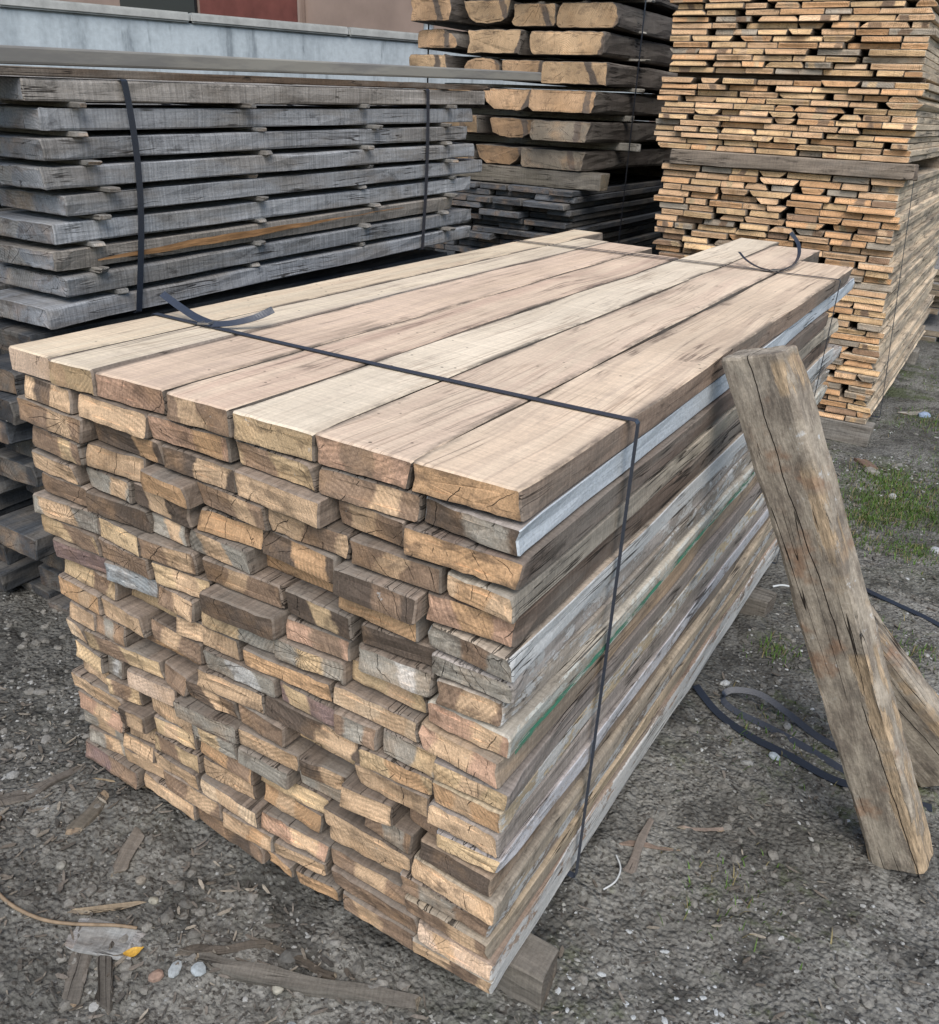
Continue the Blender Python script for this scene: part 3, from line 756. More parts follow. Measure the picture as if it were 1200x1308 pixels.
for (yy, lab) in ((.69, 'dark strap hanging round the near end of the left stack'), (2.05, 'dark strap round the far end of the left stack')):
    yf = (lambda x, z, q=yy: q+.035*math.sin((z-.9)*5)*(1 if q < 1 else .4)-.02*(1.4-z))
    zt = 1.4115+(yy-.44)*.018; zb = .838+(yy-.44)*.018
    zt += 0
    tag(ribbon('strap', loop_path(-1.50, -.486, zb-.0035, zt, yf), (0, 1, 0), .019, .0012, M_STRAP), lab, 'strap', 'straps around the left stack')

# pile under the left stack; its dark colour holds damp and painted shade
r = random.Random(31)
nL = 13; pz = .0664
for i in range(nL):
    z0 = -.045+pz*i
    x = -.46-r.uniform(0, .07)
    c = 0
    while x > -1.5:
        w = r.uniform(.17, .27)
        y0 = r.uniform(.27, .46); b = r.uniform(.55, 1.0)
        if i in (4, 9): y0 = .27; 
        W = (.085*b, .093*b, .105*b)
        th = pz-.004-(r.uniform(0, .02) if i % 3 else 0)
        th = pz-.0015
        me = board_mesh('dark_board', 2.1+r.uniform(-.2, .1), w-.012, th*r.choice((1, .985)), r, seg=5, rough=.003, endrough=.008, A=(.10*b, .10*b, .105*b), B=(.13, .12, .11), patch=(.1, .05), dirt=.8, W=W, paint=(.3, .33, .36, .15), mats=(M_SIDE, M_END))
        o = link('dark_board', me, (x-w, y0, z0), (0, 0, r.uniform(-.008, .008)))
        c += 1
        tag(o, 'shade-painted damp board, %s from right in %s layer up of the pile under left stack' % (ordn(c), 'bottom' if i == 0 else ordn(i+1)), 'board', 'dark boards under the left stack')
        x -= w+r.uniform(.005, .03)

# ================================================================== tall right stack of thin boards
r = random.Random(52)
YR = 3.70
rest = []
def bundle(nm, zs, th, xl, xr, wr, L, cols, cat_lab, keep=None, seg=4):
    for i, z in enumerate(zs):
        x = xl(z)+r.uniform(-.03, .02); xe = xr(z)+r.uniform(-.02, .015); n = 0; row = []
        while x < xe-.05:
            w = r.uniform(*wr)
            if xe-(x+w) < .07: w = xe-x
            row.append((x, w)); x += w+(r.choice([0, .001, .001, .002, .004, .015, .035]) if xe-(x+w) > .1 else .001)
        for j, (x, w) in enumerate(row):
            n += 1
            u = r.random(); cum = 0
            for tn, p in cols:
                cum += p
                if u < cum: break
            A = TONE[tn]; q = r.uniform(.88, 1.14)*1.14; A = (A[0]*q*1.05, A[1]*q*.985, A[2]*q*.92)
            B = TONE[r.choice('toyb')]
            kd = r.choice(['rect', 'crisp', 'crisp', 'wane_lo', 'wane_hi'] if r.random() < .6 else ['crisp', 'rect']) if th < .04 else 'rect'
            y0 = YR+r.choice([-.015, -.006, 0, 0, .005, .01, .03])
            t = th-.0011-r.choice([0, 0, 0, 0, .001, .002])
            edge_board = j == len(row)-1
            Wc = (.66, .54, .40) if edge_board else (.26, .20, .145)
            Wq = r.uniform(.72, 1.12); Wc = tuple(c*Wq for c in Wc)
            k = keep is None or keep(z, x+w)
            me = board_mesh('thin_board', L+r.uniform(-.15, .1), w-.002, t, r, kind=kd, seg=(14 if edge_board else 3) if k else 2, rough=.0015, endrough=.0035, A=A, B=B, patch=(w*r.uniform(.2, .8), w*.12) if r.random() < .3 else None,
                            dirt=.06 if tn != 'g' else .3, W=Wc, paint=(.62, .56, .46, .3 if edge_board else 0), mats=(M_SIDE, M_END), step=.03)
            if k:
                o = link('thin_board', me, (x, y0, z), (0, 0, 0))
                lab = '%s board end, %s from left in %s row down, %s' % (TW[tn], ordn(j+1), ordn(len(zs)-i) if len(zs)-i <= 39 else 'lowest', cat_lab)
                tag(o, lab, 'board', 'thin boards of the tall right stack')
            else: rest.append((me, (x, y0, z)))
lw = lambda z: -.045-.09*z
rw = lambda z: 1.125-.095*z
zsL = [.012+.0312*i for i in range(37)]
bundle('lower', zsL, .0312, lw, rw, (.10, .21), 2.45, [('t', .34), ('o', .26), ('y', .16), ('g', .14), ('b', .10)], 'lowest bundle of right stack', keep=lambda z, x: z > .72 or x > .72)
zb0 = zsL[-1]+.0312
me = board_mesh('bearer', 1.15, .10, .068, r, kind='rect', seg=14, rough=.005, endrough=.006, W=(.27, .22, .175), A=(.2, .16, .13), dirt=.6)
tag(link('bearer', me, (-.10, YR+.10-.02, zb0+.0005), (0, 0, R(-90))), 'brown-grey squared bearer lying across the right stack between its bundles', 'bearer')
me = board_mesh('bearer', 1.15, .10, .068, r, kind='rect', seg=4, rough=.005, W=(.27, .22, .175), A=(.2, .16, .13), dirt=.6)
tag(link('bearer', me, (-.10, YR+1.7, zb0+.0005), (0, 0, R(-90))), 'bearer far back between the lowest and middle bundles of right stack', 'bearer')
zA = zb0+.070
zsA = [zA+.0272*i for i in range(12)]
bundle('middle', zsA, .0272, lambda z: -.19+.0*z, lambda z: 1.015-.02*(z-1.2), (.09, .23), 2.6, [('t', .36), ('o', .24), ('y', .30), ('g', .04), ('l', .06)], 'middle bundle of right stack')
zm = zsA[-1]+.0272
for (yy, lab) in ((YR+.12, 'thin dark spacer stick near the front between the upper bundles of right stack'), (YR+1.6, 'thin dark spacer stick at the back between the upper bundles of right stack')):
    me = board_mesh('sticker', 1.14, .04, .018, r, seg=5, W=(.12, .09, .07), A=(.2, .15, .1))
    tag(link('sticker', me, (-.15, yy, zm+.0003), (0, 0, R(-90))), lab, 'spacer')
zB = zm+.019
zsB = [zB+.0268*i for i in range(16)]
bundle('upper', zsB, .0268, lambda z: -.175, lambda z: .985, (.10, .24), 2.6, [('t', .38), ('o', .22), ('y', .26), ('g', .08), ('l', .06)], 'top bundle of right stack')
# bottom bearers
for yy, lab in ((YR-.02, 'grey bearer block at the foot of the tall right stack, near end'), (YR+1.9, 'bearer block at the foot of the tall right stack, far end')):
    me = board_mesh('bearer', 1.19, .11, .108, r, kind='rect', seg=10, rough=.004, W=(.23, .215, .195), A=(.2, .185, .16), dirt=.6)
    tag(link('bearer', me, (-.05, yy+.11, .012-.1085), (0, 0, R(-90))), lab, 'bearer')
# the boards of that stack that nothing of the photograph shows: one object
if rest:
    VV = []; FF = []; MI = []; k = 0; ats = {}
    for me, loc in rest:
        n = len(me.vertices); co = np.zeros(n*3, np.float32); me.vertices.foreach_get('co', co); co = co.reshape(-1, 3)+np.array(loc, np.float32)
        VV += co.tolist(); FF += [tuple(q+k for q in p.vertices) for p in me.polygons]; MI += [p.material_index for p in me.polygons]; k += n
        for a in me.attributes:
            if a.name in ('colA', 'colB', 'prm', 'colW', 'paint'):
                b = np.zeros(n*4, np.float32); a.data.foreach_get('color', b); ats.setdefault((a.name, 'FLOAT_COLOR', 'color'), []).append(b)
            elif a.name == 'seed': b = np.zeros(n*3, np.float32); a.data.foreach_get('vector', b); ats.setdefault((a.name, 'FLOAT_VECTOR', 'vector'), []).append(b)
            elif a.name == 'edge': b = np.zeros(n, np.float32); a.data.foreach_get('value', b); ats.setdefault((a.name, 'FLOAT', 'value'), []).append(b)
        bpy.data.meshes.remove(me)
    me = bpy.data.meshes.new('stacked_boards'); me.from_pydata(VV, [], FF); me.polygons.foreach_set('material_index', MI)
    for (nm, ty, fld), L_ in ats.items(): at = me.attributes.new(nm, ty, 'POINT'); at.data.foreach_set(fld, np.concatenate(L_))
    me.materials.append(M_SIDE); me.materials.append(M_END)
    tag(link('stacked_boards', me), 'lower boards of the right stack hidden behind the near stack', 'boards', kind='stuff')
yfR = lambda x, z: YR+.20-.05*z
def leaning_loop(z0, z1, xa, xb):
    P = []
    for k in range(13): f = k/12; P.append((xa(z1)+(xb(z1)-xa(z1))*f, z1))
    for k in range(13): f = k/12; z = z1+(z0-z1)*f; P.append((xb(z), z))
    for k in range(9): f = k/8; P.append((xb(z0)+(xa(z0)-xb(z0))*f, z0))
    for k in range(9): f = k/8; z = z0+(z1-z0)*f; P.append((xa(z), z))
    return [Vector((x, yfR(x, z), z)) for x, z in P]
tag(ribbon('strap', leaning_loop(.008, zb0+.0025, lambda z: lw(z)-.036, lambda z: rw(z)+.022), (0, 1, 0), .022, .0012, M_STRAP), 'black strap around the lowest bundle of the tall right stack', 'strap')

# pile beyond the right stack
r = random.Random(8)
for i in range(11):
    x = .15; c = 0
    while x < 1.05:
        w = r.uniform(.2, .34); c += 1
        b = r.uniform(.8, 1.2)
        me = board_mesh('grey_board', 2.4+r.uniform(-.2, .2), w-.01, .0465, r, seg=8, rough=.004, W=(.25*b, .245*b, .24*b), A=(.26, .22, .17), dirt=.5, mats=(M_LINES, M_END))
        tag(link('grey_board', me, (x, 6.55+r.uniform(-.08, .08), -.10+.048*i), (0, 0, 0)), 'grey board, %s from left in %s layer up of the pile beyond the right stack' % (ordn(c), 'bottom' if i == 0 else ordn(i+1)), 'board', 'grey boards beyond the right stack')
        x += w

# ================================================================== middle stack of log slabs
r = random.Random(15)
YM = 4.0
SL = [('top', [(-1.95, -1.62, 1.975, 2.09), (-1.58, -1.27, 1.975, 2.09), (-1.24, -.98, 1.972, 2.08), (-.95, -.60, 1.965, 2.07)]),
      ('second', [(-1.95, -1.66, 1.835, 1.955), (-1.60, -1.29, 1.825, 1.945), (-1.27, -.99, 1.81, 1.925), (-.97, -.62, 1.80, 1.925)]),
      ('third', [(-1.94, -1.62, 1.695, 1.80), (-1.55, -1.20, 1.67, 1.795), (-1.11, -.66, 1.665, 1.785)]),
      ('fourth', [(-1.93, -1.68, 1.57, 1.66), (-1.57, -1.32, 1.555, 1.65), (-1.29, -1.04, 1.53, 1.64), (-1.03, -.62, 1.52, 1.635)]),
      ('fifth', [(-1.95, -1.5, 1.40, 1.50), (-1.43, -1.05, 1.375, 1.49), (-1.03, -.64, 1.375, 1.49)]),
      ('sixth', [(-1.9, -1.45, 1.24, 1.34), (-1.37, -1.07, 1.225, 1.335), (-1.03, -.66, 1.225, 1.335)]),
      ('seventh', [(-1.95, -1.50, 1.08, 1.17), (-1.46, -1.13, 1.072, 1.18), (-1.11, -.70, 1.072, 1.18)])]
gapz = []
for i, (nm, row) in enumerate(SL):
    for j, (x0, x1, z0, z1) in enumerate(row):
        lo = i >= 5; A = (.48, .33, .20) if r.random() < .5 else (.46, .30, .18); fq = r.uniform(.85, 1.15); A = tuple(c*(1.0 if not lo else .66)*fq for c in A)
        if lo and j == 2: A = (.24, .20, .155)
        if i < 5 and j == 0: A = tuple(c*1.05 for c in A)
        kd = ['slab_dn', 'rect', 'slab_up', 'round'][(i*5+j*3) % 4] if not (i >= 4 and j == 1) else 'slab_dn'
        if j == len(row)-1: kd = 'round'
        me = board_mesh('log_slab', 2.2+r.uniform(-.2, .2), x1-x0, z1-z0, r, kind=kd, seg=12, rough=.006, endrough=.008, slant=.015, A=A, B=(.15, .12, .1), patch=((x1-x0)*r.uniform(.75, 1), .02), dirt=.55, W=(.13, .112, .098), paint=(.3, .29, .27, .12),
                        step=.03, mats=(M_SIDE, M_END))
        o = link('log_slab', me, (x0, YM+r.uniform(-.04, .05)-(.1 if i > 3 and j == 2 else 0), z0), (0, 0, r.uniform(-.01, .01)))
        tag(o, '%s log slab, %s from left in %s layer of the middle stack' % ('grey' if (lo and j == 2) else 'thick golden-ended', ordn(j+1), nm), 'slab', 'log slabs of the middle stack')
for i in range(6):
    za = max(q[3] for q in SL[i+1][1]); zb = min(q[2] for q in SL[i][1])
    for j, yy in enumerate((YM+.42, YM+1.7)):
        hgt = max(.012, zb-za-.001)
        me = board_mesh('sticker', 1.36+r.uniform(-.03, .05), .05, hgt, r, seg=4, rough=.001, W=(.36, .34, .30), A=(.42, .40, .36), dirt=.2)
        tag(link('sticker', me, (-1.95, yy, za+.0005), (0, 0, R(-90))), 'pale spacer stick under %s layer of middle stack, %s one' % (SL[i][0], ['near', 'far'][j]), 'spacer', 'spacer sticks of the middle stack')
me = board_mesh('bearer', 1.38, .12, .094, r, kind='rect', seg=12, rough=.005, W=(.17, .15, .12), A=(.25, .22, .17), dirt=.5)
tag(link('bearer', me, (-1.97, YM-.02+.1, .974), (0, 0, R(-90))), 'grey-brown bearer crossing beneath the slabs of the middle stack', 'bearer')
me = board_mesh('bearer', 1.38, .12, .094, r, kind='rect', seg=4, rough=.005, W=(.17, .15, .12), A=(.25, .22, .17), dirt=.5)
tag(link('bearer', me, (-1.97, YM+1.75, .974), (0, 0, R(-90))), 'far bearer beneath the slabs of the middle stack', 'bearer')
# slate dark boards below the slabs
r = random.Random(19)
zz = -.10
lay = []
while zz < .5: lay.append((zz, .0745)); zz += .076
n2 = int(round((.972-zz)/.0345)); th = (.972-zz)/n2
for k in range(n2): lay.append((zz+k*th, th-.0012))
for i, (z0, t) in enumerate(lay):
    x = -.70-r.uniform(0, .06); c = 0
    while x > -2.0:
        w = r.uniform(.15, .30); b = r.uniform(.7, 1.4); c += 1
        me = board_mesh('slate_board', 2.5+r.uniform(-.2, .2), w-.006, t*(1 if r.random() < .6 else .93), r, seg=4, rough=.002, endrough=.004, A=(.085*b, .09*b, .098*b), B=(.12, .12, .12), dirt=.5, W=(.085*b, .092*b, .104*b), paint=(.25, .27, .3, .1), step=.03)
        tag(link('slate_board', me, (x-w, YM-.12+r.choice([-.05, 0, .03, .08]), z0)), 'slate-grey board, %s from right in %s layer down below the log slabs' % (ordn(c), ordn(len(lay)-i)), 'board', 'slate-grey boards under the log slabs')
        x -= w+r.uniform(0, .01)
yfM = lambda x, z: YM+.30
tag(ribbon('strap', loop_path(-2.03, -.575, .60, 2.10, yfM), (0, 1, 0), .016, .0015, M_STRAP), 'thin dark strap hanging down the side of the middle stack', 'strap')

r = random.Random(40)
for i in range(9):  # dark blocks added behind the middle stack to darken its see-through gaps
    me = board_mesh('added_dark_block', 2.4, 1.0, .172, r, seg=5, rough=.004, A=(.12, .10, .08), W=(.09, .08, .07), step=.08, mats=(M_SIDE, M_END))
    tag(link('added_dark_block', me, (-3.15+r.uniform(-.03, .03), 4.3+r.uniform(-.05, .05), -.10+.1745*i)), 'added gap-darkening timber, %s layer up of the pile hidden behind the middle stack' % ('bottom' if i == 0 else ordn(i+1)), 'backing', 'added dark blocks behind the middle stack')
# ================================================================== wall and building
g = G('concrete_wall'); o_ = g.obj(); n = g.noise(o_, 3, 5, .6)
sv = g.noise(g.vm('MULTIPLY', o_, (5, 5, .8)), 1, 5, .65)
c = g.mix(g.ss(sv, .42, .64), (.47, .53, .575), (.36, .41, .45)); c = g.mulc(c, g.mr(g.noise(o_, 25, 5, .7), .3, .7, .88, 1.12))
c = g.mix(g.math('MULTIPLY', g.ss(g.noise(g.vm('MULTIPLY', o_, (9, 9, 2)), 1, 4, .6), .56, .68), .5), c, (.10, .12, .14))
M_WALL = g.fin(c, .85, n, .3, .01)
g = G('coping_stone'); o_ = g.obj(); M_COP = g.fin(g.mulc((.42, .43, .42), g.mr(g.noise(o_, 12, 5, .7), .3, .7, .75, 1.15)), .8)
g = G('plaster'); o_ = g.obj(); M_PLAS = g.fin(g.mulc((.30, .225, .19), g.mr(g.noise(o_, 2, 5, .6), .3, .7, .85, 1.15)), .9)
g = G('red_door_paint'); o_ = g.obj(); M_RED = g.fin(g.mulc((.16, .055, .045), g.mr(g.noise(o_, 5, 4, .6), .3, .7, .8, 1.2)), .6)
g = G('dark_glass'); M_GLASS = g.fin((.02, .022, .026), .15, spec=.5)
def boxm(name, x0, x1, y0, y1, z0, z1, mat, bev=.0):
    import bmesh
    bm = bmesh.new(); bmesh.ops.create_cube(bm, size=1)
    for v in bm.verts: v.co = Vector(((x0+x1)/2+v.co.x*(x1-x0), (y0+y1)/2+v.co.y*(y1-y0), (z0+z1)/2+v.co.z*(z1-z0)))
    if bev: bmesh.ops.bevel(bm, geom=bm.edges[:], offset=bev, segments=2, affect='EDGES', clamp_overlap=True)
    me = bpy.data.meshes.new(name); bm.to_mesh(me); bm.free(); me.materials.append(mat); return me
P1 = Vector((-4.262, 3.192, 0)); P2 = Vector((-3.071, 5.617, 0)); dr = (P2-P1).normalized(); ang = math.atan2(dr.y, dr.x)
root = bpy.data.objects.new('concrete_wall', None); COL.objects.link(root); root.location = P1-dr*4; root.rotation_euler = (0, 0, ang)
tag(root, 'blue-grey concrete wall with pale coping behind the left stack', 'wall')
link('wall_face', boxm('wall_face', 0, 11, 0, .20, -.15, 1.835, M_WALL, .01), parent=root)
for k in range(9): link('coping', boxm('coping', k*1.222+.002, (k+1)*1.222-.002, -.03, .24, 1.837, 1.90, M_COP, .012), parent=root)
root = bpy.data.objects.new('building', None); COL.objects.link(root); root.location = (-9, 8, 0)
tag(root, 'brown plastered building with a red-brown shutter behind the concrete wall', 'building')
link('wall_face', boxm('wall_face', -6, 9, 0, 5, -.15, 6, M_PLAS, .01), parent=root)
link('window', boxm('window', -.6, .85, -.05, -.002, 1.0, 3.3, M_GLASS, .01), parent=root)
link('door', boxm('door', .95, 2.6, -.07, -.003, .0, 3.4, M_RED, .01), parent=root)
link('door_frame', boxm('door_frame', 2.603, 2.66, -.09, -.004, .0, 3.5, M_PLAS, .01), parent=root)
link('roof', boxm('roof', -6.3, 9.3, -.5, 5.2, 6.003, 6.2, M_COP, .02), parent=root)
# small metal can on the wall, seen between the slabs
def lathe(name, prof, mat, n=20):
    V = []; F = []
    for (rad, z) in prof:
        for k in range(n): a = 2*math.pi*k/n; V.append((rad*math.cos(a), rad*math.sin(a), z))
    for j in range(len(prof)-1):
        for k in range(n): F.append((j*n+k, j*n+(k+1) % n, (j+1)*n+(k+1) % n, (j+1)*n+k))
    F.append(tuple(reversed(range(n)))); F.append(tuple((len(prof)-1)*n+k for k in range(n)))
    return pyd(name, V, F, mat, True)
g = G('tin'); o_ = g.obj(); M_TIN = g.fin(g.mulc((.55, .57, .6), g.mr(g.noise(o_, 9, 3), .3, .7, .8, 1.1)), .35, metal=.8)
cp = P1+dr*2.83
tag(link('metal_can', lathe('metal_can', [(.045, 0), (.047, .004), (.044, .012), (.044, .095), (.047, .102), (.044, .105), (.03, .107)], M_TIN), (cp.x-.04, cp.y+.06, 1.901)), 'small silvery can standing on the wall coping beside the slabs', 'can')

# ================================================================== things lying on the ground
r = random.Random(3)
def ground_board(nm, a, b, w, t, label, cat, W, A=(.2, .17, .13), kind='rect', rough=.004, endrough=.012, lift=0, seg=14, P=(.4, .4, .4, 0), taper=0, roll=0, group=None):
    ax, ay = a; bx, by = b; L = math.hypot(bx-ax, by-ay); z = max(gh(ax, ay), gh(bx, by), gh((ax+bx)/2, (ay+by)/2))-.002+lift
    tilt = math.atan2(gh(bx, by)-gh(ax, ay), L)
    me = board_mesh(nm, L, w, t, r, kind=kind, seg=seg, step=.012, rough=rough, endrough=endrough, slant=.02, W=W, A=A, dirt=.7, paint=P, taper=taper)
    o = link(nm, me, (ax, ay, gh(ax, ay)-t*.35+lift), (tilt, roll, math.atan2(by-ay, bx-ax)-math.pi/2)); tag(o, label, cat, group); return o
ground_board('weathered_board', (.575, -.190), (.945, .0), .036, .018, 'long weathered grey-brown board on the soil in front of the near stack', 'board', (.13, .12, .105), taper=.25, rough=.006)
ground_board('dead_branch', (.555, -.205), (.66, -.10), .014, .012, 'thin dark branch beside the end of the weathered board', 'branch', (.10, .085, .07), kind='round', rough=.004)
ground_board('dead_branch', (.66, -.10), (.80, -.06), .011, .010, 'slender dark branch between weathered board and the stack', 'branch', (.09, .075, .06), kind='round', rough=.004)
ground_board('bark_strip', (-.02, -.155), (.005, .04), .026, .012, 'dark bark strip on the soil left of the near stack', 'bark', (.07, .062, .055), rough=.006, taper=.3)
ground_board('bark_strip', (-.06, -.23), (-.005, -.15), .024, .010, 'short thick dark bark piece at the left edge of the ground', 'bark', (.075, .066, .058), rough=.006)
ground_board('wood_offcut', (.165, -.155), (.135, -.055), .030, .012, 'stubby brown offcut lying among pebbles left of the stack', 'offcut', (.12, .105, .085), rough=.004)
ground_board('wood_offcut', (.30, -.175), (.255, -.085), .030, .012, 'grey-brown offcut just above the pale grey bark slab', 'offcut', (.15, .13, .11), rough=.004)
ground_board('wood_offcut', (.505, -.36), (.43, -.30), .026, .012, 'dark offcut near the bottom edge, right of its twin', 'offcut', (.10, .09, .078), rough=.005)
ground_board('wood_offcut', (.45, -.39), (.385, -.31), .026, .012, 'dark offcut near the bottom left corner of the photo', 'offcut', (.11, .10, .088), rough=.005)
ground_board('grey_bark_slab', (.355, -.262), (.452, -.215), .058, .010, 'pale grey fissured bark slab on the soil', 'bark', (.30, .31, .31), A=(.3, .3, .3), rough=.006)
ground_board('wood_stick', (.335, -.262), (.40, -.19), .012, .008, 'light brown stick resting against the grey bark slab', 'stick', (.30, .24, .17), lift=.006, kind='round')
ground_board('wood_stick', (.09, -.03), (.20, .03), .005, .004, 'thin straw-coloured stick beside the left corner of the stack', 'stick', (.36, .28, .18), kind='round', rough=.002)
ground_board('splintered_lath', (1.150, .47), (1.14, .64), .018, .008, 'grey splintered lath lying across another beside the stack', 'lath', (.22, .185, .16), lift=.010)
ground_board('splintered_lath', (1.115, .545), (1.215, .60), .012, .007, 'thin brownish lath lying beneath the splintered one', 'lath', (.2, .15, .12))
ground_board('splintered_lath', (1.22, .665), (1.30, .72), .010, .006, 'small pale brown lath a little right of the crossed laths', 'lath', (.24, .19, .16))
ground_board('wood_offcut', (1.20, 3.30), (1.13, 3.42), .06, .02, 'reddish-brown offcut lying before the foot of right stack', 'offcut', (.18, .12, .09))
ground_board('wood_offcut', (1.21, 4.42), (1.32, 4.52), .05, .012, 'pale grey chip of board lying on the ground right of the tall stack', 'offcut', (.33, .31, .28))
# curved cane
pts = smooth_path([(.02, -.22, gh(.02, -.22)+.006), (.09, -.295, gh(.09, -.295)+.012), (.20, -.335, gh(.2, -.335)+.012), (.31, -.315, gh(.31, -.315)+.010), (.42, -.245, gh(.42, -.245)+.014), (.452, -.225, gh(.45, -.22)+.010)], 12)
def tube(name, pts, rad, mat, n=7):
    V = []; F = []; m = len(pts); up = Vector((0, 0, 1))
    for i, p in enumerate(pts):
        t = (pts[min(m-1, i+1)]-pts[max(0, i-1)]).normalized(); s = t.cross(up)
        if s.length < .01: s = Vector((1, 0, 0))
        s.normalize(); u = s.cross(t); rr = rad(i/(m-1)) if callable(rad) else rad
        for k in range(n): a = 2*math.pi*k/n; V.append(p+s*(rr*math.cos(a))+u*(rr*math.sin(a)))
    for i in range(m-1):
        for k in range(n): F.append((i*n+k, i*n+(k+1) % n, (i+1)*n+(k+1) % n, (i+1)*n+k))
    F.append(tuple(reversed(range(n)))); F.append(tuple((m-1)*n+k for k in range(n)))
    return pyd(name, V, F, mat, True)
M_CANE = flat_mat('cane', (.25, .185, .125), .7, 0, .35, 60, .5)
tag(link('curved_cane', tube('curved_cane', pts, lambda f: .0042-.0012*f, M_CANE)), 'long curved tan cane lying on the ground at the left edge', 'cane')
M_CABW = flat_mat('white_cord_plastic', (.55, .57, .58), .5, 0, .1, 50, .2)
pts = smooth_path([(1.136, .40, gh(1.13, .4)+.006), (1.15, .43, gh(1.15, .43)+.012), (1.145, .47, gh(1.145, .47)+.010), (1.122, .50, gh(1.13, .5)+.006)], 8)
tag(link('cord_scrap', tube('cord_scrap', pts, .0020, M_CABW)), 'short curl of white cord on the ground by the near strap', 'cord')
pts = smooth_path([(1.125, 1.80, gh(1.1, 1.8)+.05), (1.15, 1.84, gh(1.15, 1.84)+.05), (1.19, 1.88, gh(1.19, 1.88)+.03), (1.22, 1.90, gh(1.22, 1.9)+.006)], 8)
tag(link('cord_scrap', tube('cord_scrap', pts, .0035, M_CABW)), 'thin white cord sticking out by the far bearer', 'cord')
# straps on the ground
def gpath(P, h=.006): return smooth_path([(x, y, gh(x, y)+h+(q[0] if q else 0)) for x, y, *q in P], 12)
tag(ribbon('strap', gpath([(1.075, 1.17, .01), (1.16, 1.11), (1.26, 1.065), (1.37, 1.04), (1.47, 1.02), (1.56, 1.03), (1.70, 1.06)]), (0, 1, .2), .022, .0016, M_STRAP), 'flat black strap trailing on the ground towards the leaning beam', 'strap', 'straps lying on the ground')
tag(ribbon('strap', gpath([(1.50, 1.14), (1.41, 1.165), (1.32, 1.20, .02), (1.24, 1.215, .03), (1.17, 1.195, .02), (1.155, 1.165), (1.20, 1.145), (1.29, 1.13), (1.40, 1.10), (1.52, 1.06)], .008), (0, .8, .7), .017, .0014, M_STRAPB), 'looped slate-blue strap on the ground behind the black one', 'strap', 'straps lying on the ground')
tag(ribbon('strap', gpath([(1.33, 2.10), (1.42, 2.05, .008), (1.50, 2.03), (1.60, 1.99), (1.72, 1.93), (1.85, 1.92)]), (0, 1, .2), .018, .0014, M_STRAP), 'dark strap end lying on the ground beyond the leaning beams', 'strap', 'straps lying on the ground')
# stones one can point at
def stone(loc, s, col, label, nm='stone', sd=0):
    s = tuple(q*.8 for q in s); col = tuple(q*.8 for q in col)
    V = np.round(IV*2.2+.01*sd)/2.2*.45*np.array(s)+.6*IV*np.array([1+.30*mn.noise(Vector(p)*1.4+Vector((sd*5, 2, 1)))+.10*mn.noise(Vector(p)*4+Vector((sd, 0, 3))) for p in IV])[:, None]*np.array(s)
    g_ = flat_mat('rock_'+nm+str(sd), col, .85, 0, .35, 90, .6)
    o = link(nm, pyd(nm, V, IF.tolist(), g_), (loc[0], loc[1], gh(*loc)+s[2]*.12), (0, 0, sd)); tag(o, label, 'stone'); return o
stone((.545, -.262), (.017, .013, .012), (.36, .25, .20), 'pinkish-brown stone beside the white chalk lumps', sd=1)
stone((.565, -.235), (.022, .014, .008), (.44, .48, .50), 'bluish-white chalky lump in front of weathered board, left one', 'chalk_lump', sd=2)
stone((.60, -.212), (.018, .016, .008), (.42, .47, .50), 'bluish-white chalky lump touching the weathered board, right one', 'chalk_lump', sd=3)
stone((.735, -.15), (.013, .012, .009), (.42, .40, .34), 'pale rounded stone in front of the weathered board', sd=4)
stone((.425, -.165), (.010, .013, .008), (.36, .34, .28), 'light pebble right of the pale grey bark slab', sd=5)
stone((.37, -.15), (.013, .013, .009), (.28, .25, .21), 'tan pebble just above the grey bark slab', sd=6)
stone((.22, -.22), (.012, .012, .008), (.30, .29, .26), 'smooth grey pebble left of the grey bark slab', sd=7)
stone((.80, -.19), (.017, .014, .007), (.36, .40, .42), 'flat whitish stone near the bottom edge of the photo', sd=8)
stone((1.335, 1.045-.02), (.019, .015, .010), (.50, .57, .62), 'white stone on the ground below the black strap', sd=9)
stone((1.325, 4.43), (.045, .03, .025), (.33, .42, .58), 'pale blue lump on the ground right of the tall stack', 'blue_lump', sd=10)
stone((1.345, 3.03), (.03, .022, .018), (.50, .51, .50), 'angular white stone at the edge of the grass', sd=11)
stone((1.22, 3.28), (.05, .035, .02), (.32, .30, .27), 'broad pale stone between the right stack and the grass', sd=12)
stone((1.56, 2.62), (.028, .03, .02), (.50, .52, .55), 'round white stone at the right edge of the photo', sd=13)
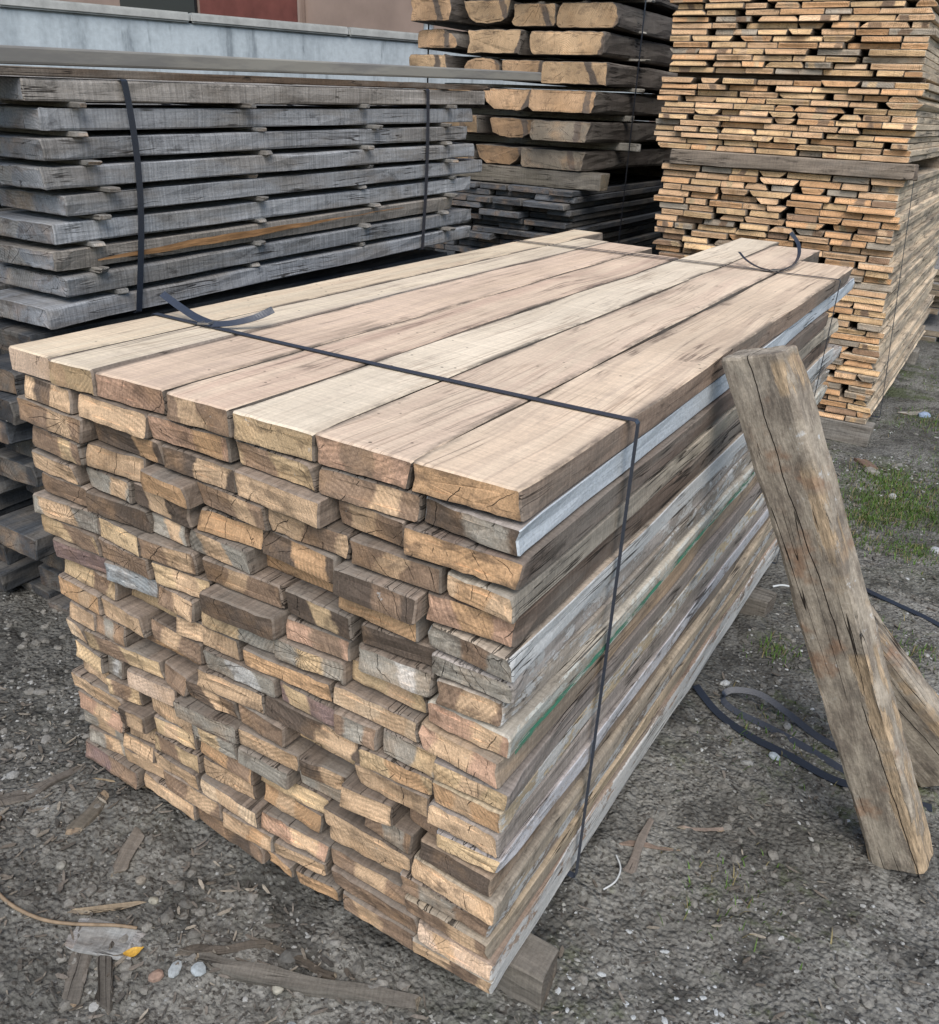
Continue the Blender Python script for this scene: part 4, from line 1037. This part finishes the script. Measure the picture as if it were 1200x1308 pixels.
# yellow leaf
g = G('yellow_leaf'); o_ = g.obj(); M_LEAF = g.fin(g.mulc((.55, .33, .06), g.mr(g.noise(o_, 200, 3), .3, .7, .7, 1.2)), .6)
V = []; F = []
for i in range(9):
    f = i/8; hw = .0085*math.sin(math.pi*min(.98, f+.04))+.0004
    for s in (-1, 0, 1): V.append((f*.036-.018, s*hw, .004+.010*(f-.5)**2*4*.6+abs(s)*.004))
for i in range(8):
    for s in range(2): a = i*3+s; F.append((a, a+3, a+4, a+1))
tag(link('leaf', pyd('leaf', V, F, M_LEAF, True), (.485, -.258, gh(.485, -.258)+.003), (.2, -.1, .9)), 'small curled yellow leaf on the dark soil', 'leaf')

# ================================================================== light, camera
w = bpy.data.worlds.new('World'); sc.world = w; w.use_nodes = True
nt = w.node_tree; bg = nt.nodes['Background']; sky = nt.nodes.new('ShaderNodeTexSky')
sky.sky_type = 'NISHITA'; sky.sun_disc = False
EL, AZ = R(51), R(147)        # azimuth measured clockwise from +Y
sky.sun_elevation = EL; sky.sun_rotation = AZ; sky.air_density = 1.3; sky.dust_density = 1.0; sky.ozone_density = 1.5
nt.links.new(sky.outputs[0], bg.inputs[0]); bg.inputs[1].default_value = .125
sd = bpy.data.lights.new('sun', 'SUN'); sd.energy = 3.35; sd.angle = R(45); sd.color = (1, .94, .86)
so = bpy.data.objects.new('sun', sd); COL.objects.link(so)
d = Vector((math.sin(AZ)*math.cos(EL), math.cos(AZ)*math.cos(EL), math.sin(EL)))
so.rotation_euler = d.to_track_quat('Z', 'Y').to_euler(); so.location = (3, -4, 6)

cd = bpy.data.cameras.new('camera'); cam = bpy.data.objects.new('camera', cd); COL.objects.link(cam); sc.camera = cam
cd.sensor_fit = 'HORIZONTAL'; cd.sensor_width = 36; cd.lens = 36*1093.4886/1200; cd.clip_start = .02; cd.clip_end = 600
cam.location = (1.52549911, -.87323561, 1.39435204); cam.rotation_euler = (R(64.54412749), R(-2.3566506), R(31.95086809))
sc.view_settings.view_transform = 'Standard'; sc.view_settings.look = 'None'; sc.view_settings.exposure = 0

sc.cycles.max_bounces = 5; sc.cycles.diffuse_bounces = 3; sc.cycles.glossy_bounces = 2; sc.cycles.caustics_reflective = False; sc.cycles.caustics_refractive = False
